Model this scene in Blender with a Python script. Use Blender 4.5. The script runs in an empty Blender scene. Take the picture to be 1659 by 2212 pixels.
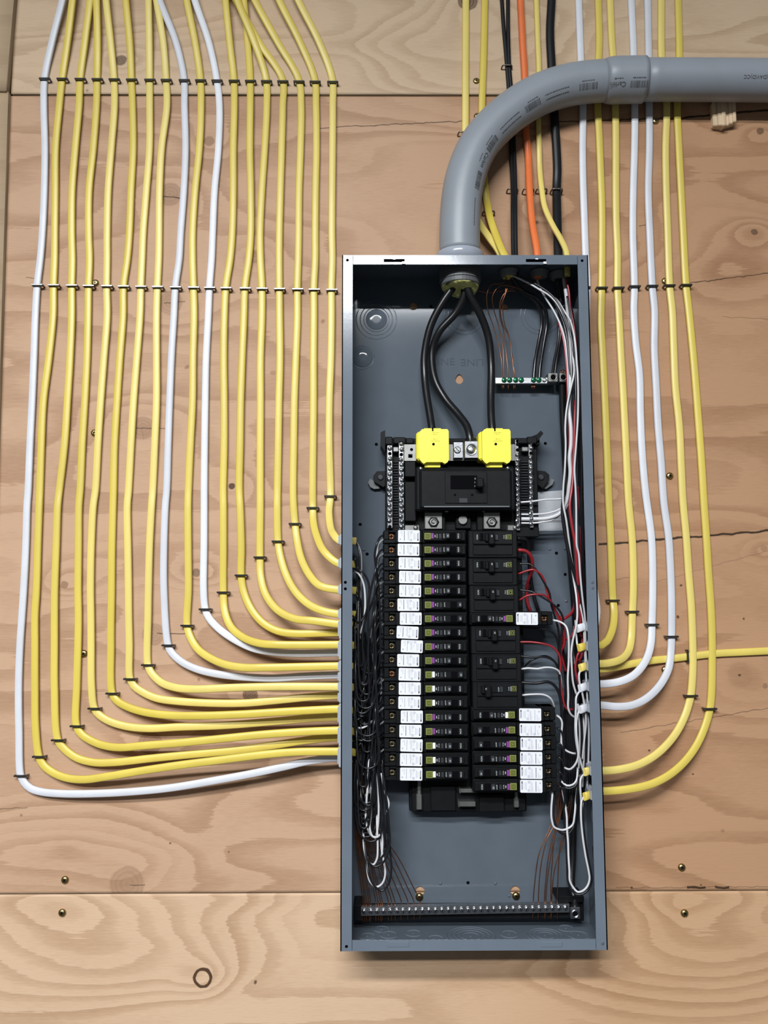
import bpy, math, random
import numpy as np
from mathutils import Vector, Matrix, geometry, noise as mnoise

C = bpy.context.scene.collection
rnd = random.Random(7)

# ------------------------------------------------------------------ camera
PW, PH, FPX = 1659.0, 2212.0, 1790.0
CAM = Vector((-0.1277, -1.269, -0.0118))
PITCH, YAW, ROLL = 0.1019, -0.0062, 0.0026
cd = bpy.data.cameras.new('camera'); cam = bpy.data.objects.new('camera', cd); C.objects.link(cam)
_R = (Matrix.Rotation(YAW, 3, 'Z') @ Matrix.Rotation(PITCH, 3, 'X') @ Matrix.Rotation(ROLL, 3, 'Y'))
cam.matrix_world = Matrix.Translation(CAM) @ (_R @ Matrix.Rotation(math.pi/2, 3, 'X')).to_4x4()
cd.sensor_fit = 'VERTICAL'; cd.sensor_height = 36.0; cd.lens = FPX/PH*36.0
cd.clip_start = 0.02
bpy.context.scene.camera = cam

# ------------------------------------------------------------------ light
sc = bpy.context.scene
sc.view_settings.view_transform = 'Standard'; sc.view_settings.look = 'None'
sc.view_settings.gamma = 1.0; sc.view_settings.use_curve_mapping = False
sc.view_settings.exposure = 0.0
w = bpy.data.worlds.new('room_light'); sc.world = w; w.use_nodes = True
w.node_tree.nodes['Background'].inputs[0].default_value = (0.86, 0.93, 1.0, 1)
w.node_tree.nodes['Background'].inputs[1].default_value = 0.12

def area(name, loc, target, sx, sy, power, col):
    l = bpy.data.lights.new(name, 'AREA'); l.shape = 'RECTANGLE'; l.size = sx; l.size_y = sy
    l.energy = power; l.color = col
    o = bpy.data.objects.new(name, l); C.objects.link(o); o.location = loc
    d = Vector(target) - Vector(loc); o.rotation_euler = d.to_track_quat('-Z', 'Y').to_euler()
    return o
area('ceiling_tube_light', (-0.66, -2.3, 1.34), (-0.66, -2.3, 0.0), 1.7, 0.22, 134, (0.95, 0.98, 1.0))
area('added_far_fill_light', (-1.55, -6.0, 2.74), (-1.55, -6.0, 0.0), 4.2, 0.40, 600, (0.97, 0.99, 1.0))  # added fill that evens out the lower wall, not a known fixture

# ------------------------------------------------------------------ pixel of the photograph -> point at depth d in front of the wall
def U(px, py, d):
    v = _R @ Vector(((px-PW/2)/FPX, 1.0, -(py-PH/2)/FPX))
    t = (-d - CAM.y)/v.y
    return CAM + v*t

# ------------------------------------------------------------------ materials
def mat(name, col, rough=0.5, metal=0.0, var=0.06, scale=60.0, bump=0.0, bscale=400.0, spec=0.5, stretch=None, coat=0.0):
    m = bpy.data.materials.new(name); m.use_nodes = True
    nt = m.node_tree; b = nt.nodes['Principled BSDF']
    b.inputs['Roughness'].default_value = rough; b.inputs['Metallic'].default_value = metal
    b.inputs['Specular IOR Level'].default_value = spec
    b.inputs['Coat Weight'].default_value = coat
    tc = nt.nodes.new('ShaderNodeTexCoord'); mp = nt.nodes.new('ShaderNodeMapping')
    nt.links.new(tc.outputs['Object'], mp.inputs[0])
    if stretch: mp.inputs['Scale'].default_value = stretch
    n = nt.nodes.new('ShaderNodeTexNoise'); n.inputs['Scale'].default_value = scale; n.inputs['Detail'].default_value = 4
    nt.links.new(mp.outputs[0], n.inputs['Vector'])
    r = nt.nodes.new('ShaderNodeMapRange')
    r.inputs[1].default_value = 0.3; r.inputs[2].default_value = 0.7
    r.inputs[3].default_value = 1-var; r.inputs[4].default_value = 1+var
    nt.links.new(n.outputs[0], r.inputs[0])
    mx = nt.nodes.new('ShaderNodeVectorMath'); mx.operation = 'SCALE'; mx.inputs[0].default_value = col
    nt.links.new(r.outputs[0], mx.inputs['Scale']); nt.links.new(mx.outputs[0], b.inputs['Base Color'])
    if name in ('yellow_sheath', 'white_sheath'):
        oi = nt.nodes.new('ShaderNodeObjectInfo'); hs = nt.nodes.new('ShaderNodeHueSaturation')
        for k_, (lo, hi) in {'Saturation': (.93, 1.08), 'Value': (.90, 1.06)}.items():
            q = nt.nodes.new('ShaderNodeMapRange'); q.inputs[3].default_value = lo if k_ != 'Saturation' else hi; q.inputs[4].default_value = hi if k_ != 'Saturation' else lo
            nt.links.new(oi.outputs['Random'], q.inputs[0]); nt.links.new(q.outputs[0], hs.inputs[k_])
        nt.links.new(mx.outputs[0], hs.inputs['Color']); nt.links.new(hs.outputs[0], b.inputs['Base Color'])
    if bump:
        n2 = nt.nodes.new('ShaderNodeTexNoise'); n2.inputs['Scale'].default_value = bscale
        nt.links.new(mp.outputs[0], n2.inputs['Vector'])
        bp = nt.nodes.new('ShaderNodeBump'); bp.inputs['Strength'].default_value = bump; bp.inputs['Distance'].default_value = 0.001
        nt.links.new(n2.outputs[0], bp.inputs['Height']); nt.links.new(bp.outputs[0], b.inputs['Normal'])
    return m
M = {}
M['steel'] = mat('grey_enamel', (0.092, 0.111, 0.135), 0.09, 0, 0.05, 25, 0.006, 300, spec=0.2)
M['emboss'] = mat('grey_enamel_shaded', (0.072, 0.087, 0.107), 0.1, spec=0.15)  # plate enamel darkened: relief shading of the flat letters put into colour
M['flange'] = mat('grey_enamel_lit', (0.128, 0.154, 0.190), 0.16, 0, 0.04, 25, 0.02, 300, spec=0.4)  # same enamel as the box, lightened to paint in the brighter front light
M['hole'] = mat('dark_hole', (0.004, 0.004, 0.005), 0.9, 0, 0.0, spec=0.02)
M['plug'] = mat('painted_screw', (0.075, 0.09, 0.11), 0.4)
M['pvc'] = mat('grey_pvc', (0.25, 0.275, 0.31), 0.42, 0, 0.05, 14, 0.05, 200)
M['pvc_light'] = mat('pale_grey_pvc', (0.33, 0.36, 0.42), 0.18, 0, 0.04)
M['thread'] = mat('shaded_grey_pvc', (0.10, 0.105, 0.11), 0.5, 0, 0.06)  # grey pvc darkened to paint in the shade under the panel top
M['foam'] = mat('yellow_foam', (0.62, 0.60, 0.22), 0.8, 0, 0.2, 120, 0.8, 300)
M['ink'] = mat('black_ink', (0.02, 0.02, 0.022), 0.6)
M['ink_grey'] = mat('grey_ink', (0.36, 0.36, 0.39), 0.6)
M['ink_pipe'] = mat('faded_ink', (0.075, 0.078, 0.082), 0.6)
M['yellow'] = mat('yellow_sheath', (0.70, 0.555, 0.125), 0.38, 0, 0.07, 18, 0.12, 260, stretch=(1, 1, 0.3))
M['white'] = mat('white_sheath', (0.66, 0.67, 0.715), 0.42, 0, 0.04, 30, 0.08, 260)
M['orange'] = mat('orange_sheath', (0.75, 0.17, 0.045), 0.36, 0, 0.05, 30, 0.05, 260)
M['black_cable'] = mat('black_sheath', (0.010, 0.010, 0.011), 0.32, 0, 0.1, spec=.3)
M['black_wire'] = mat('black_insulation', (0.010, 0.010, 0.012), 0.24, 0, 0.1, spec=0.4)
M['feeder'] = mat('black_feeder_insulation', (0.009, 0.009, 0.010), 0.30, 0, 0.1, 60, 0.05, spec=0.35)
M['white_wire'] = mat('white_insulation', (0.54, 0.54, 0.56), 0.32, 0, 0.04)
M['red_wire'] = mat('red_insulation', (0.27, 0.018, 0.024), 0.3, 0, 0.06)
M['copper'] = mat('bare_copper', (0.30, 0.125, 0.065), 0.36, 1.0, 0.15, 90)
M['staple'] = mat('black_staple_metal', (0.018, 0.018, 0.017), 0.22, 0, 0.1, 60, spec=0.8)
M['staple_dull'] = mat('dull_brown_staple_metal', (0.17, 0.15, 0.13), 0.35, 0.8, 0.1)
M['brass'] = mat('yellow_zinc', (0.42, 0.32, 0.14), 0.28, 1.0, 0.1, 200)
M['brass_dull'] = mat('dull_bronze', (0.20, 0.155, 0.085), 0.45, 0.7, 0.2, 200)
M['rust'] = mat('rusty_bronze', (0.26, 0.11, 0.045), 0.5, 0.4, 0.2, 200)
M['alu'] = mat('bright_aluminium', (0.47, 0.48, 0.50), 0.28, 1.0, 0.14, 150, 0.08, 500)
M['alu_dull'] = mat('dull_aluminium', (0.21, 0.21, 0.205), 0.42, 0.85, 0.1, 100)
M['plastic'] = mat('black_plastic', (0.0062, 0.0066, 0.0075), 0.48, 0, 0.15, 80, 0.05, 600, spec=0.12)
M['plastic2'] = mat('charcoal_plastic', (0.0075, 0.008, 0.0092), 0.46, 0, 0.15, 80, spec=0.12)
M['plastic3'] = mat('grey_black_toggle', (0.028, 0.031, 0.036), 0.4, spec=0.3)
M['cap'] = mat('lemon_plastic', (0.88, 0.80, 0.06), 0.42, 0, 0.02)
M['label'] = mat('white_label', (0.72, 0.73, 0.78), 0.45, 0, 0.01, spec=0.3)
M['olive'] = mat('olive_badge', (0.20, 0.225, 0.06), 0.5, spec=.2)
M['olive_dark'] = mat('dark_olive_badge', (0.075, 0.085, 0.010), 0.5, spec=.2)
M['purple'] = mat('purple_button', (0.20, 0.045, 0.24), 0.4)
M['white_btn'] = mat('white_button', (0.86, 0.86, 0.86), 0.4)
M['text_white'] = mat('white_print', (0.56, 0.58, 0.58), 0.5)
M['green'] = mat('green_screw_metal', (0.02, 0.16, 0.075), 0.3, 0.5, 0.1)
M['sticker'] = mat('silver_sticker', (0.55, 0.58, 0.62), 0.3, 0.55, 0.04)
M['connector'] = mat('grey_connector_plastic', (0.42, 0.45, 0.5), 0.4)
M['tabgrey'] = mat('grey_rubber', (0.13, 0.14, 0.15), 0.5)
M['ply_edge'] = mat('plywood_edge_plies', (0.20, 0.135, 0.075), .7, 0, .5, 40, .3, 200, stretch=(.2, 6, .2))
M['amber'] = mat('amber_wood_glimpse', (0.42, 0.20, 0.09), 0.6)

# ------------------------------------------------------------------ mesh builder; coordinates are (x, d, z), d = metres in front of the wall
FLAT = [(.5, .10), (.46, .33), (.36, .47), (0, .51), (-.36, .47), (-.46, .33), (-.5, .10), (-.5, -.2), (-.4, -.5), (.4, -.5), (.5, -.2)]
class MB:
    def __init__(s): s.v = []; s.f = []; s.m = []; s.sm = []
    def add(s, vs, fs, mi=0, smooth=False):
        o = len(s.v); s.v += [tuple(p) for p in vs]
        for f in fs: s.f.append([i+o for i in f]); s.m.append(mi); s.sm.append(smooth)
        return s
    def box(s, x0, x1, d0, d1, z0, z1, c=0.0, mi=0):
        x0, x1 = sorted((x0, x1)); d0, d1 = sorted((d0, d1)); z0, z1 = sorted((z0, z1))
        if c <= 0:
            vs = [(x, -d, z) for x in (x0, x1) for d in (d0, d1) for z in (z0, z1)]
            return s.add(vs, [(0,1,3,2), (4,6,7,5), (0,4,5,1), (2,3,7,6), (0,2,6,4), (1,5,7,3)], mi)
        c = min(c, (x1-x0)/2.01, (z1-z0)/2.01, (d1-d0)/1.01)
        pr = [(x0+c, z0), (x1-c, z0), (x1, z0+c), (x1, z1-c), (x1-c, z1), (x0+c, z1), (x0, z1-c), (x0, z0+c)]
        pi = [(x0+c, z0+c), (x1-c, z0+c), (x1-c, z0+c), (x1-c, z1-c), (x1-c, z1-c), (x0+c, z1-c), (x0+c, z1-c), (x0+c, z0+c)]
        vs = [(x, -d0, z) for x, z in pr]+[(x, -(d1-c), z) for x, z in pr]+[(x0+c, -d1, z0+c), (x1-c, -d1, z0+c), (x1-c, -d1, z1-c), (x0+c, -d1, z1-c)]
        fs = [(i, (i+1) % 8, 8+(i+1) % 8, 8+i) for i in range(8)]
        fs += [tuple(range(7, -1, -1)), (8, 9, 17, 16), (10, 11, 18, 17), (12, 13, 19, 18), (14, 15, 16, 19), (9, 10, 17), (11, 12, 18), (13, 14, 19), (15, 8, 16), (16, 17, 18, 19)]
        return s.add(vs, fs, mi)
    def prism(s, outline, d0, d1, mi=0, holes=()):
        loops = [[Vector((x, z, 0)) for x, z in l] for l in [outline, *holes]]
        tris = geometry.tessellate_polygon(loops)
        flat = [p for l in loops for p in l]; n = len(flat)
        vs = [(p.x, -d0, p.y) for p in flat]+[(p.x, -d1, p.y) for p in flat]
        fs = []
        for t in tris:
            a, b, c = (flat[i] for i in t)
            if (b-a).cross(c-a).z < 0: t = (t[0], t[2], t[1])
            fs.append(tuple(i+n for i in t)); fs.append((t[0], t[2], t[1]))
        k = 0
        for l in loops:
            for i in range(len(l)): fs.append((k+i, k+(i+1) % len(l), n+k+(i+1) % len(l), n+k+i))
            k += len(l)
        return s.add(vs, fs, mi)
    def lathe(s, c, prof, n=16, axis='d', mi=0, smooth=True, cap=True):
        # prof: (radius, height) along the axis from c=(x,d,z)
        vs = []; fs = []
        for r, h in prof:
            for i in range(n):
                a = 2*math.pi*i/n; p, q = r*math.cos(a), r*math.sin(a)
                if axis == 'd': vs.append((c[0]+p, -(c[1]+h), c[2]+q))
                elif axis == 'x': vs.append((c[0]+h, -(c[1]+p), c[2]+q))
                else: vs.append((c[0]+p, -(c[1]+q), c[2]+h))
        for k in range(len(prof)-1):
            for i in range(n): fs.append((k*n+i, k*n+(i+1) % n, (k+1)*n+(i+1) % n, (k+1)*n+i))
        s.add(vs, fs, mi, smooth)
        if cap:
            o = len(s.v)-len(vs)
            s.f.append([o+(len(prof)-1)*n+i for i in range(n)]); s.m.append(mi); s.sm.append(False)
            s.f.append([o+n-1-i for i in range(n)]); s.m.append(mi); s.sm.append(False)
        return s
    def sweep(s, pts, wdt, thk=None, n=8, mi=0, stadium=False):
        # pts: world Vectors; round of radius wdt when thk is None, else a flat oval wdt x thk facing the viewer
        P = pts; N = len(P); vs = []; prev = None
        if thk is not None: n = len(FLAT)
        for i in range(N):
            T = (P[min(i+1, N-1)]-P[max(i-1, 0)]).normalized()
            if thk is not None or prev is None:
                ref = Vector((0, -1, 0))
                if abs(T.dot(ref)) > 0.95: ref = prev if prev is not None else Vector((1, 0, 0))
                nn = (ref-T*T.dot(ref)).normalized()
            else: nn = (prev-T*T.dot(prev)).normalized()
            prev = nn; bb = T.cross(nn)
            for k in range(n):
                a = 2*math.pi*(k+0.5)/n; ca, sa = math.cos(a), math.sin(a)
                if thk is None: vs.append(P[i]+bb*(ca*wdt)+nn*(sa*wdt))
                else:
                    fx, fy = FLAT[k]
                    vs.append(P[i]+bb*(fx*wdt)+nn*(fy*thk))
        fs = [(i*n+k, i*n+(k+1) % n, (i+1)*n+(k+1) % n, (i+1)*n+k) for i in range(N-1) for k in range(n)]
        s.add(vs, fs, mi, True)
        o = len(s.v)-len(vs)
        s.f.append([o+(N-1)*n+i for i in range(n)]); s.m.append(mi); s.sm.append(False)
        s.f.append([o+n-1-i for i in range(n)]); s.m.append(mi); s.sm.append(False)
        return s
    def text(s, body, x, d, z, size, ang=0.0, mi=0, sx=1.0):
        vs, fs = text_mesh(body); ca, sa = math.cos(ang), math.sin(ang)
        return s.add([(x+size*(p[0]*sx*ca-p[1]*sa), -d, z+size*(p[0]*sx*sa+p[1]*ca)) for p in vs], fs, mi)
    def mesh(s, name, mats, org=(0, 0, 0)):
        me = bpy.data.meshes.new(name); ox, oy, oz = org
        me.from_pydata([(a-ox, b-oy, c-oz) for a, b, c in s.v], [], s.f)
        for m in mats: me.materials.append(m)
        me.polygons.foreach_set('material_index', s.m); me.polygons.foreach_set('use_smooth', s.sm)
        me.update(); return me
    def build(s, name, mats, parent=None, org=None):
        if not isinstance(mats, (list, tuple)): mats = [mats]
        if org is None: org = tuple(parent['_o']) if parent is not None and '_o' in parent else None
        if org is None: # a thing that is one mesh: its origin at its middle
            a = np.array(s.v); org = tuple((a.min(0)+a.max(0))/2) if parent is None else (0, 0, 0)
        o = bpy.data.objects.new(name, s.mesh(name, [M[m] for m in mats], org)); C.objects.link(o)
        if parent is not None: o.parent = parent
        else: o.location = org
        if parent is not None and '_o' in parent: o['_o'] = parent['_o']
        return o

_tc = {}
def text_mesh(body):
    if body not in _tc:
        cu = bpy.data.curves.new('text', 'FONT'); cu.body = body; cu.align_x = 'CENTER'; cu.align_y = 'CENTER'; cu.resolution_u = 2
        cu.size = 1.38
        o = bpy.data.objects.new('text', cu); C.objects.link(o)
        dg = bpy.context.evaluated_depsgraph_get(); me = bpy.data.meshes.new_from_object(o.evaluated_get(dg))
        _tc[body] = ([tuple(v.co) for v in me.vertices], [tuple(p.vertices) for p in me.polygons])
        bpy.data.objects.remove(o); bpy.data.curves.remove(cu); bpy.data.meshes.remove(me)
    return _tc[body]

def tag(o, label, cat, group=None):
    o['label'] = label; o['category'] = cat
    if group: o['group'] = group
    return o
def thing(name, label, cat, loc, group=None):
    o = bpy.data.objects.new(name, None); C.objects.link(o); o.location = loc; o['_o'] = tuple(loc)
    o.empty_display_size = 0.01
    return tag(o, label, cat, group)
def copy_thing(src, loc, rot=None):
    r = src.copy(); C.objects.link(r); r.location = loc
    if rot is not None: r.rotation_euler = rot
    for ch in src.children:
        c = ch.copy(); C.objects.link(c); c.parent = r
        for g in ch.children:
            e = g.copy(); C.objects.link(e); e.parent = c
    return r
def spline(pts, step=0.006):
    P = [Vector(p) for p in pts]
    if len(P) == 2: P = [P[0], (P[0]+P[1])/2, P[1]]
    out = []
    for i in range(len(P)-1):
        p0 = P[i-1] if i else P[0]*2-P[1]; p3 = P[i+2] if i+2 < len(P) else P[-1]*2-P[-2]
        p1, p2 = P[i], P[i+1]
        # centripetal parameter
        t0 = 0; t1 = max((p1-p0).length, 1e-6)**0.5; t2 = t1+max((p2-p1).length, 1e-6)**0.5; t3 = t2+max((p3-p2).length, 1e-6)**0.5
        n = max(1, int((p2-p1).length/step))
        for k in range(n):
            t = t1+(t2-t1)*k/n
            a1 = p0*((t1-t)/(t1-t0))+p1*((t-t0)/(t1-t0)); a2 = p1*((t2-t)/(t2-t1))+p2*((t-t1)/(t2-t1)); a3 = p2*((t3-t)/(t3-t2))+p3*((t-t2)/(t3-t2))
            b1 = a1*((t2-t)/(t2-t0))+a2*((t-t0)/(t2-t0)); b2 = a2*((t3-t)/(t3-t1))+a3*((t-t1)/(t3-t1))
            out.append(b1*((t2-t)/(t2-t1))+b2*((t-t1)/(t2-t1)))
    out.append(P[-1]); return out
ORD = 'first second third fourth fifth sixth seventh eighth ninth tenth eleventh twelfth thirteenth fourteenth fifteenth sixteenth seventeenth eighteenth nineteenth twentieth'.split()

# =================================================================== THE WALL: plywood sheets
def hsh(ix, iy, seed):
    n = (ix*374761393+iy*668265263+seed*974634777) & 0xffffffff
    n = ((n ^ (n >> 13))*1274126177) & 0xffffffff
    return ((n ^ (n >> 16)) & 0xffff)/65535.0
def vnoise(x, y, seed):
    ix = np.floor(x).astype(np.int64); iy = np.floor(y).astype(np.int64); fx = x-ix; fy = y-iy
    fx = fx*fx*fx*(fx*(fx*6-15)+10); fy = fy*fy*fy*(fy*(fy*6-15)+10)
    a = hsh(ix, iy, seed); b = hsh(ix+1, iy, seed); c = hsh(ix, iy+1, seed); d = hsh(ix+1, iy+1, seed)
    return (a*(1-fx)+b*fx)*(1-fy)+(c*(1-fx)+d*fx)*fy
def fbm(x, y, seed):
    return vnoise(x, y, seed)+0.45*vnoise(x*2.1, y*2.1, seed+1)+0.2*vnoise(x*4.3, y*4.3, seed+2)

# knots seen on the wall: photo pixel, radius in pixels, strength, ring (1 = dark rim only)
KNOTS = [(262,132,13,.85,0),(452,305,11,.45,0),(367,420,27,.38,0),(368,655,27,.34,0),(308,925,26,.36,0),(550,555,15,.45,0),
 (501,1050,7,.95,0),(425,1237,9,.6,0),(140,1263,8,.5,0),(331,1370,24,.36,0),(541,1500,16,.85,0),(325,1605,25,.5,0),
 (275,1910,36,.34,0),(438,2112,17,1.0,1),(551,2122,4,.9,0),(1010,6,22,.9,0),(1642,284,8,.7,0),(1629,501,8,.7,0),(1165,453,17,.4,0),
 (1161,481,5,.7,0),(1305,1060,9,.4,0),(1597,1458,3,1,0),(1598,1458,26,.10,0),(1470,1265,3,1,0),(1464,1332,4,1,0),(1606,1337,2.5,1,0),(1402,1622,3,1,0),
 (1497,1673,2.5,1,0),(1653,1482,6,.5,0),(1364,1917,3,1,0),(1514,1910,2.5,.9,0),(404,793,5,.5,0),(697,695,5,.5,0),(590,805,6,.3,0),
 (369,1821,2.5,.9,0),(494,1840,2,.9,0),(190,197,5,.6,0),(46,1762,3,.5,0),(1650,1185,7,.3,0),(1561,1795,4,.4,0),(430,1467,4,.5,0),(1295,1330,2,.9,0)]
# cracks / veneer splits: pixel x0,y0 -> x1,y1, width px, strength
CRACKS = [(690,277,1000,262,2.0,.8),(1200,264,1470,255,3,.8),(1470,255,1660,238,5,.95),(1490,612,1665,590,2,.8),(1292,1177,1665,1146,5,.97),
 (1340,1582,1665,1529,1.6,.55),(340,424,395,430,2.5,.8),(355,655,400,651,2,.7),(290,925,360,926,2,.7),(306,925,311,950,2,.6),(340,1368,400,1369,2.5,.7),(0,1748,60,1745,2,.5),
 (1330,1918,1665,1915,1.2,.6),(56,600,85,602,2,.5),(1310,1256,1370,1245,1.5,.4),(1400,1262,1659,1190,1.2,.35),(1560,685,1659,690,1.5,.4),(280,1912,315,1911,2,.6),
 (1485,1917,1523,1917,5,.95),(1545,1917,1575,1917,5,.9),(1380,488,1400,487,2,.7)]
def wood_material(name, light, dark, seed, streak, knots, cracks, bandmix, browner=False):
    m = bpy.data.materials.new(name); m.use_nodes = True; nt = m.node_tree; L = nt.links.new
    b = nt.nodes['Principled BSDF']; b.inputs['Roughness'].default_value = 0.62; b.inputs['Specular IOR Level'].default_value = 0.25
    def N(t, **k):
        n = nt.nodes.new(t)
        for a, v in k.items(): setattr(n, a, v)
        return n
    def math_(op, a, bb=None, c=None, clamp=False):
        n = N('ShaderNodeMath', operation=op); n.use_clamp = clamp
        for i, q in enumerate((a, bb, c)):
            if q is None: continue
            if isinstance(q, (int, float)): n.inputs[i].default_value = q
            else: L(q, n.inputs[i])
        return n.outputs[0]
    geo = N('ShaderNodeNewGeometry'); at = N('ShaderNodeAttribute', attribute_name='ring_phase')
    def noise(scl, sc_, det=5, rough=.6, off=0.0):
        mp = N('ShaderNodeMapping'); mp.inputs['Scale'].default_value = scl; mp.inputs['Location'].default_value = (off+seed, 0, off)
        L(geo.outputs['Position'], mp.inputs[0]); n = N('ShaderNodeTexNoise'); n.inputs['Scale'].default_value = sc_
        n.inputs['Detail'].default_value = det; n.inputs['Roughness'].default_value = rough; L(mp.outputs[0], n.inputs['Vector']); return n.outputs[0]
    fib = noise((1, 1, 26), 9, 4, .65); fine = noise((1, 1, 12), 55, 3, .6, 3.1); blot = noise((1, 1, 2.2), 5, 4, .55, 7.7); edge = noise((1, 1, 5), 38, 4, .6, 1.3)
    ph = math_('ADD', at.outputs['Fac'], math_('MULTIPLY', math_('SUBTRACT', fib, .5), streak))
    ph = math_('ADD', ph, math_('MULTIPLY', math_('SUBTRACT', edge, .5), .16))
    fr = math_('FRACT', ph)
    cell = math_('FLOOR', ph)
    wn = N('ShaderNodeTexWhiteNoise', noise_dimensions='1D'); L(cell, wn.inputs['W'])
    ramp = N('ShaderNodeValToRGB'); cr = ramp.color_ramp; cr.interpolation = 'LINEAR'
    cr.elements[0].position = 0.0; cr.elements[0].color = (.0, .0, .0, 1); cr.elements[1].position = 1.0; cr.elements[1].color = (0.15, .15, .15, 1)
    for p, v in ((.45, .18), (.60, .62), (.90, 1.0), (.975, .85)):
        e = cr.elements.new(p); e.color = (v, v, v, 1)
    L(fr, ramp.inputs[0])
    band = math_('MULTIPLY', ramp.outputs[0], math_('MULTIPLY_ADD', wn.outputs[0], .75, .35))
    band = math_('MULTIPLY', band, bandmix)
    band = math_('ADD', band, math_('MULTIPLY', math_('SUBTRACT', blot, .5), .9))
    band = math_('ADD', band, math_('MULTIPLY', math_('SUBTRACT', fine, .5), .85))
    mix = N('ShaderNodeMix', data_type='RGBA'); mix.inputs[6].default_value = (*light, 1); mix.inputs[7].default_value = (*dark, 1)
    L(math_('ADD', band, 0, clamp=True), mix.inputs[0]); col = mix.outputs[2]
    if browner: # the veneer is a browner piece of wood to the right
        sp = N('ShaderNodeSeparateXYZ'); L(geo.outputs['Position'], sp.inputs[0]); mr = N('ShaderNodeMapRange'); mr.interpolation_type = 'SMOOTHSTEP'
        L(math_('MULTIPLY_ADD', blot, .12, sp.outputs[0]), mr.inputs[0]); mr.inputs[1].default_value = -.15; mr.inputs[2].default_value = .36
        mm = N('ShaderNodeMix', data_type='RGBA', blend_type='MULTIPLY'); L(mr.outputs[0], mm.inputs[0]); L(col, mm.inputs[6]); mm.inputs[7].default_value = (.87, .78, .68, 1); col = mm.outputs[2]
    # warped position for knots and cracks
    sub = N('ShaderNodeVectorMath', operation='SUBTRACT'); nz = N('ShaderNodeTexNoise'); nz.inputs['Scale'].default_value = 60
    L(geo.outputs['Position'], nz.inputs['Vector']); L(nz.outputs['Color'], sub.inputs[0]); sub.inputs[1].default_value = (.5, .5, .5)
    mad = N('ShaderNodeVectorMath', operation='MULTIPLY_ADD'); L(sub.outputs[0], mad.inputs[0]); mad.inputs[1].default_value = (.006, 0, .006); L(geo.outputs['Position'], mad.inputs[2])
    sep = N('ShaderNodeSeparateXYZ'); L(mad.outputs[0], sep.inputs[0]); X, Z = sep.outputs[0], sep.outputs[2]
    tot = None; tot2 = None
    for (kx, ky, kr, ks, ring) in knots:
        p = U(kx, ky, 0); r = kr/1418.0
        dist = N('ShaderNodeVectorMath', operation='DISTANCE'); L(mad.outputs[0], dist.inputs[0]); dist.inputs[1].default_value = (p.x, 0, p.z)
        mr = N('ShaderNodeMapRange'); mr.interpolation_type = 'SMOOTHSTEP'
        dd = dist.outputs['Value']
        if ring: dd = math_('MULTIPLY_ADD', math_('ABSOLUTE', math_('SUBTRACT', dd, r)), 2.2, r*.62)
        L(dd, mr.inputs[0]); mr.inputs[1].default_value = r*(1.12 if kr > 5 else 1.3); mr.inputs[2].default_value = r*.88 if kr > 5 else r*.4; mr.inputs[3].default_value = 0; mr.inputs[4].default_value = ks
        v = mr.outputs[0]
        if kr > 12 and not ring:
            wv = math_('MULTIPLY_ADD', math_('SINE', math_('MULTIPLY', dist.outputs['Value'], 2200.0/max(kr/14, 1))), .14, .86)
            v = math_('MULTIPLY', v, wv)
        if ks < .6: tot2 = v if tot2 is None else math_('MAXIMUM', tot2, v)
        else: tot = v if tot is None else math_('MAXIMUM', tot, v)
    if tot2 is not None:
        mk = N('ShaderNodeMix', data_type='RGBA'); L(math_('MULTIPLY', tot2, 1.45, clamp=True), mk.inputs[0]); L(col, mk.inputs[6]); mk.inputs[7].default_value = (.225, .125, .072, 1); col = mk.outputs[2]
    if tot is not None:
        mk = N('ShaderNodeMix', data_type='RGBA'); L(tot, mk.inputs[0]); L(col, mk.inputs[6]); mk.inputs[7].default_value = (.075, .038, .02, 1); col = mk.outputs[2]
    ct = None
    for (x0, y0, x1, y1, wd, s_) in cracks:
        a, c = U(x0, y0, 0), U(x1, y1, 0); sl = (c.z-a.z)/(c.x-a.x); hw = wd/1418.0/2
        wob = math_('MULTIPLY_ADD', X, sl, a.z-sl*a.x)
        dz = math_('ABSOLUTE', math_('SUBTRACT', Z, wob))
        mr = N('ShaderNodeMapRange'); L(dz, mr.inputs[0]); mr.inputs[1].default_value = hw*1.4; mr.inputs[2].default_value = hw*.5; mr.inputs[3].default_value = 0; mr.inputs[4].default_value = s_
        g1 = math_('GREATER_THAN', X, a.x); g2 = math_('LESS_THAN', X, c.x)
        v = math_('MULTIPLY', mr.outputs[0], math_('MULTIPLY', g1, g2)); ct = v if ct is None else math_('MAXIMUM', ct, v)
    if ct is not None:
        mk = N('ShaderNodeMix', data_type='RGBA'); L(ct, mk.inputs[0]); L(col, mk.inputs[6]); mk.inputs[7].default_value = (.02, .011, .006, 1); col = mk.outputs[2]
    L(col, b.inputs['Base Color'])
    h = math_('ADD', math_('MULTIPLY', fib, .5), math_('MULTIPLY', fine, .4)); h = math_('SUBTRACT', h, math_('MULTIPLY', ramp.outputs[0], .5))
    if ct is not None: h = math_('SUBTRACT', h, math_('MULTIPLY', ct, 2.0))
    bp = N('ShaderNodeBump'); bp.inputs['Strength'].default_value = .35; bp.inputs['Distance'].default_value = .0008; L(h, bp.inputs['Height']); L(bp.outputs[0], b.inputs['Normal'])
    return m
wall = bpy.data.objects.new('wall_back', None); C.objects.link(wall); wall['kind'] = 'structure'; wall['_o'] = (0, 0, 0)
wall['label'] = 'plywood sheathed back wall behind the electrical panel'
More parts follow.
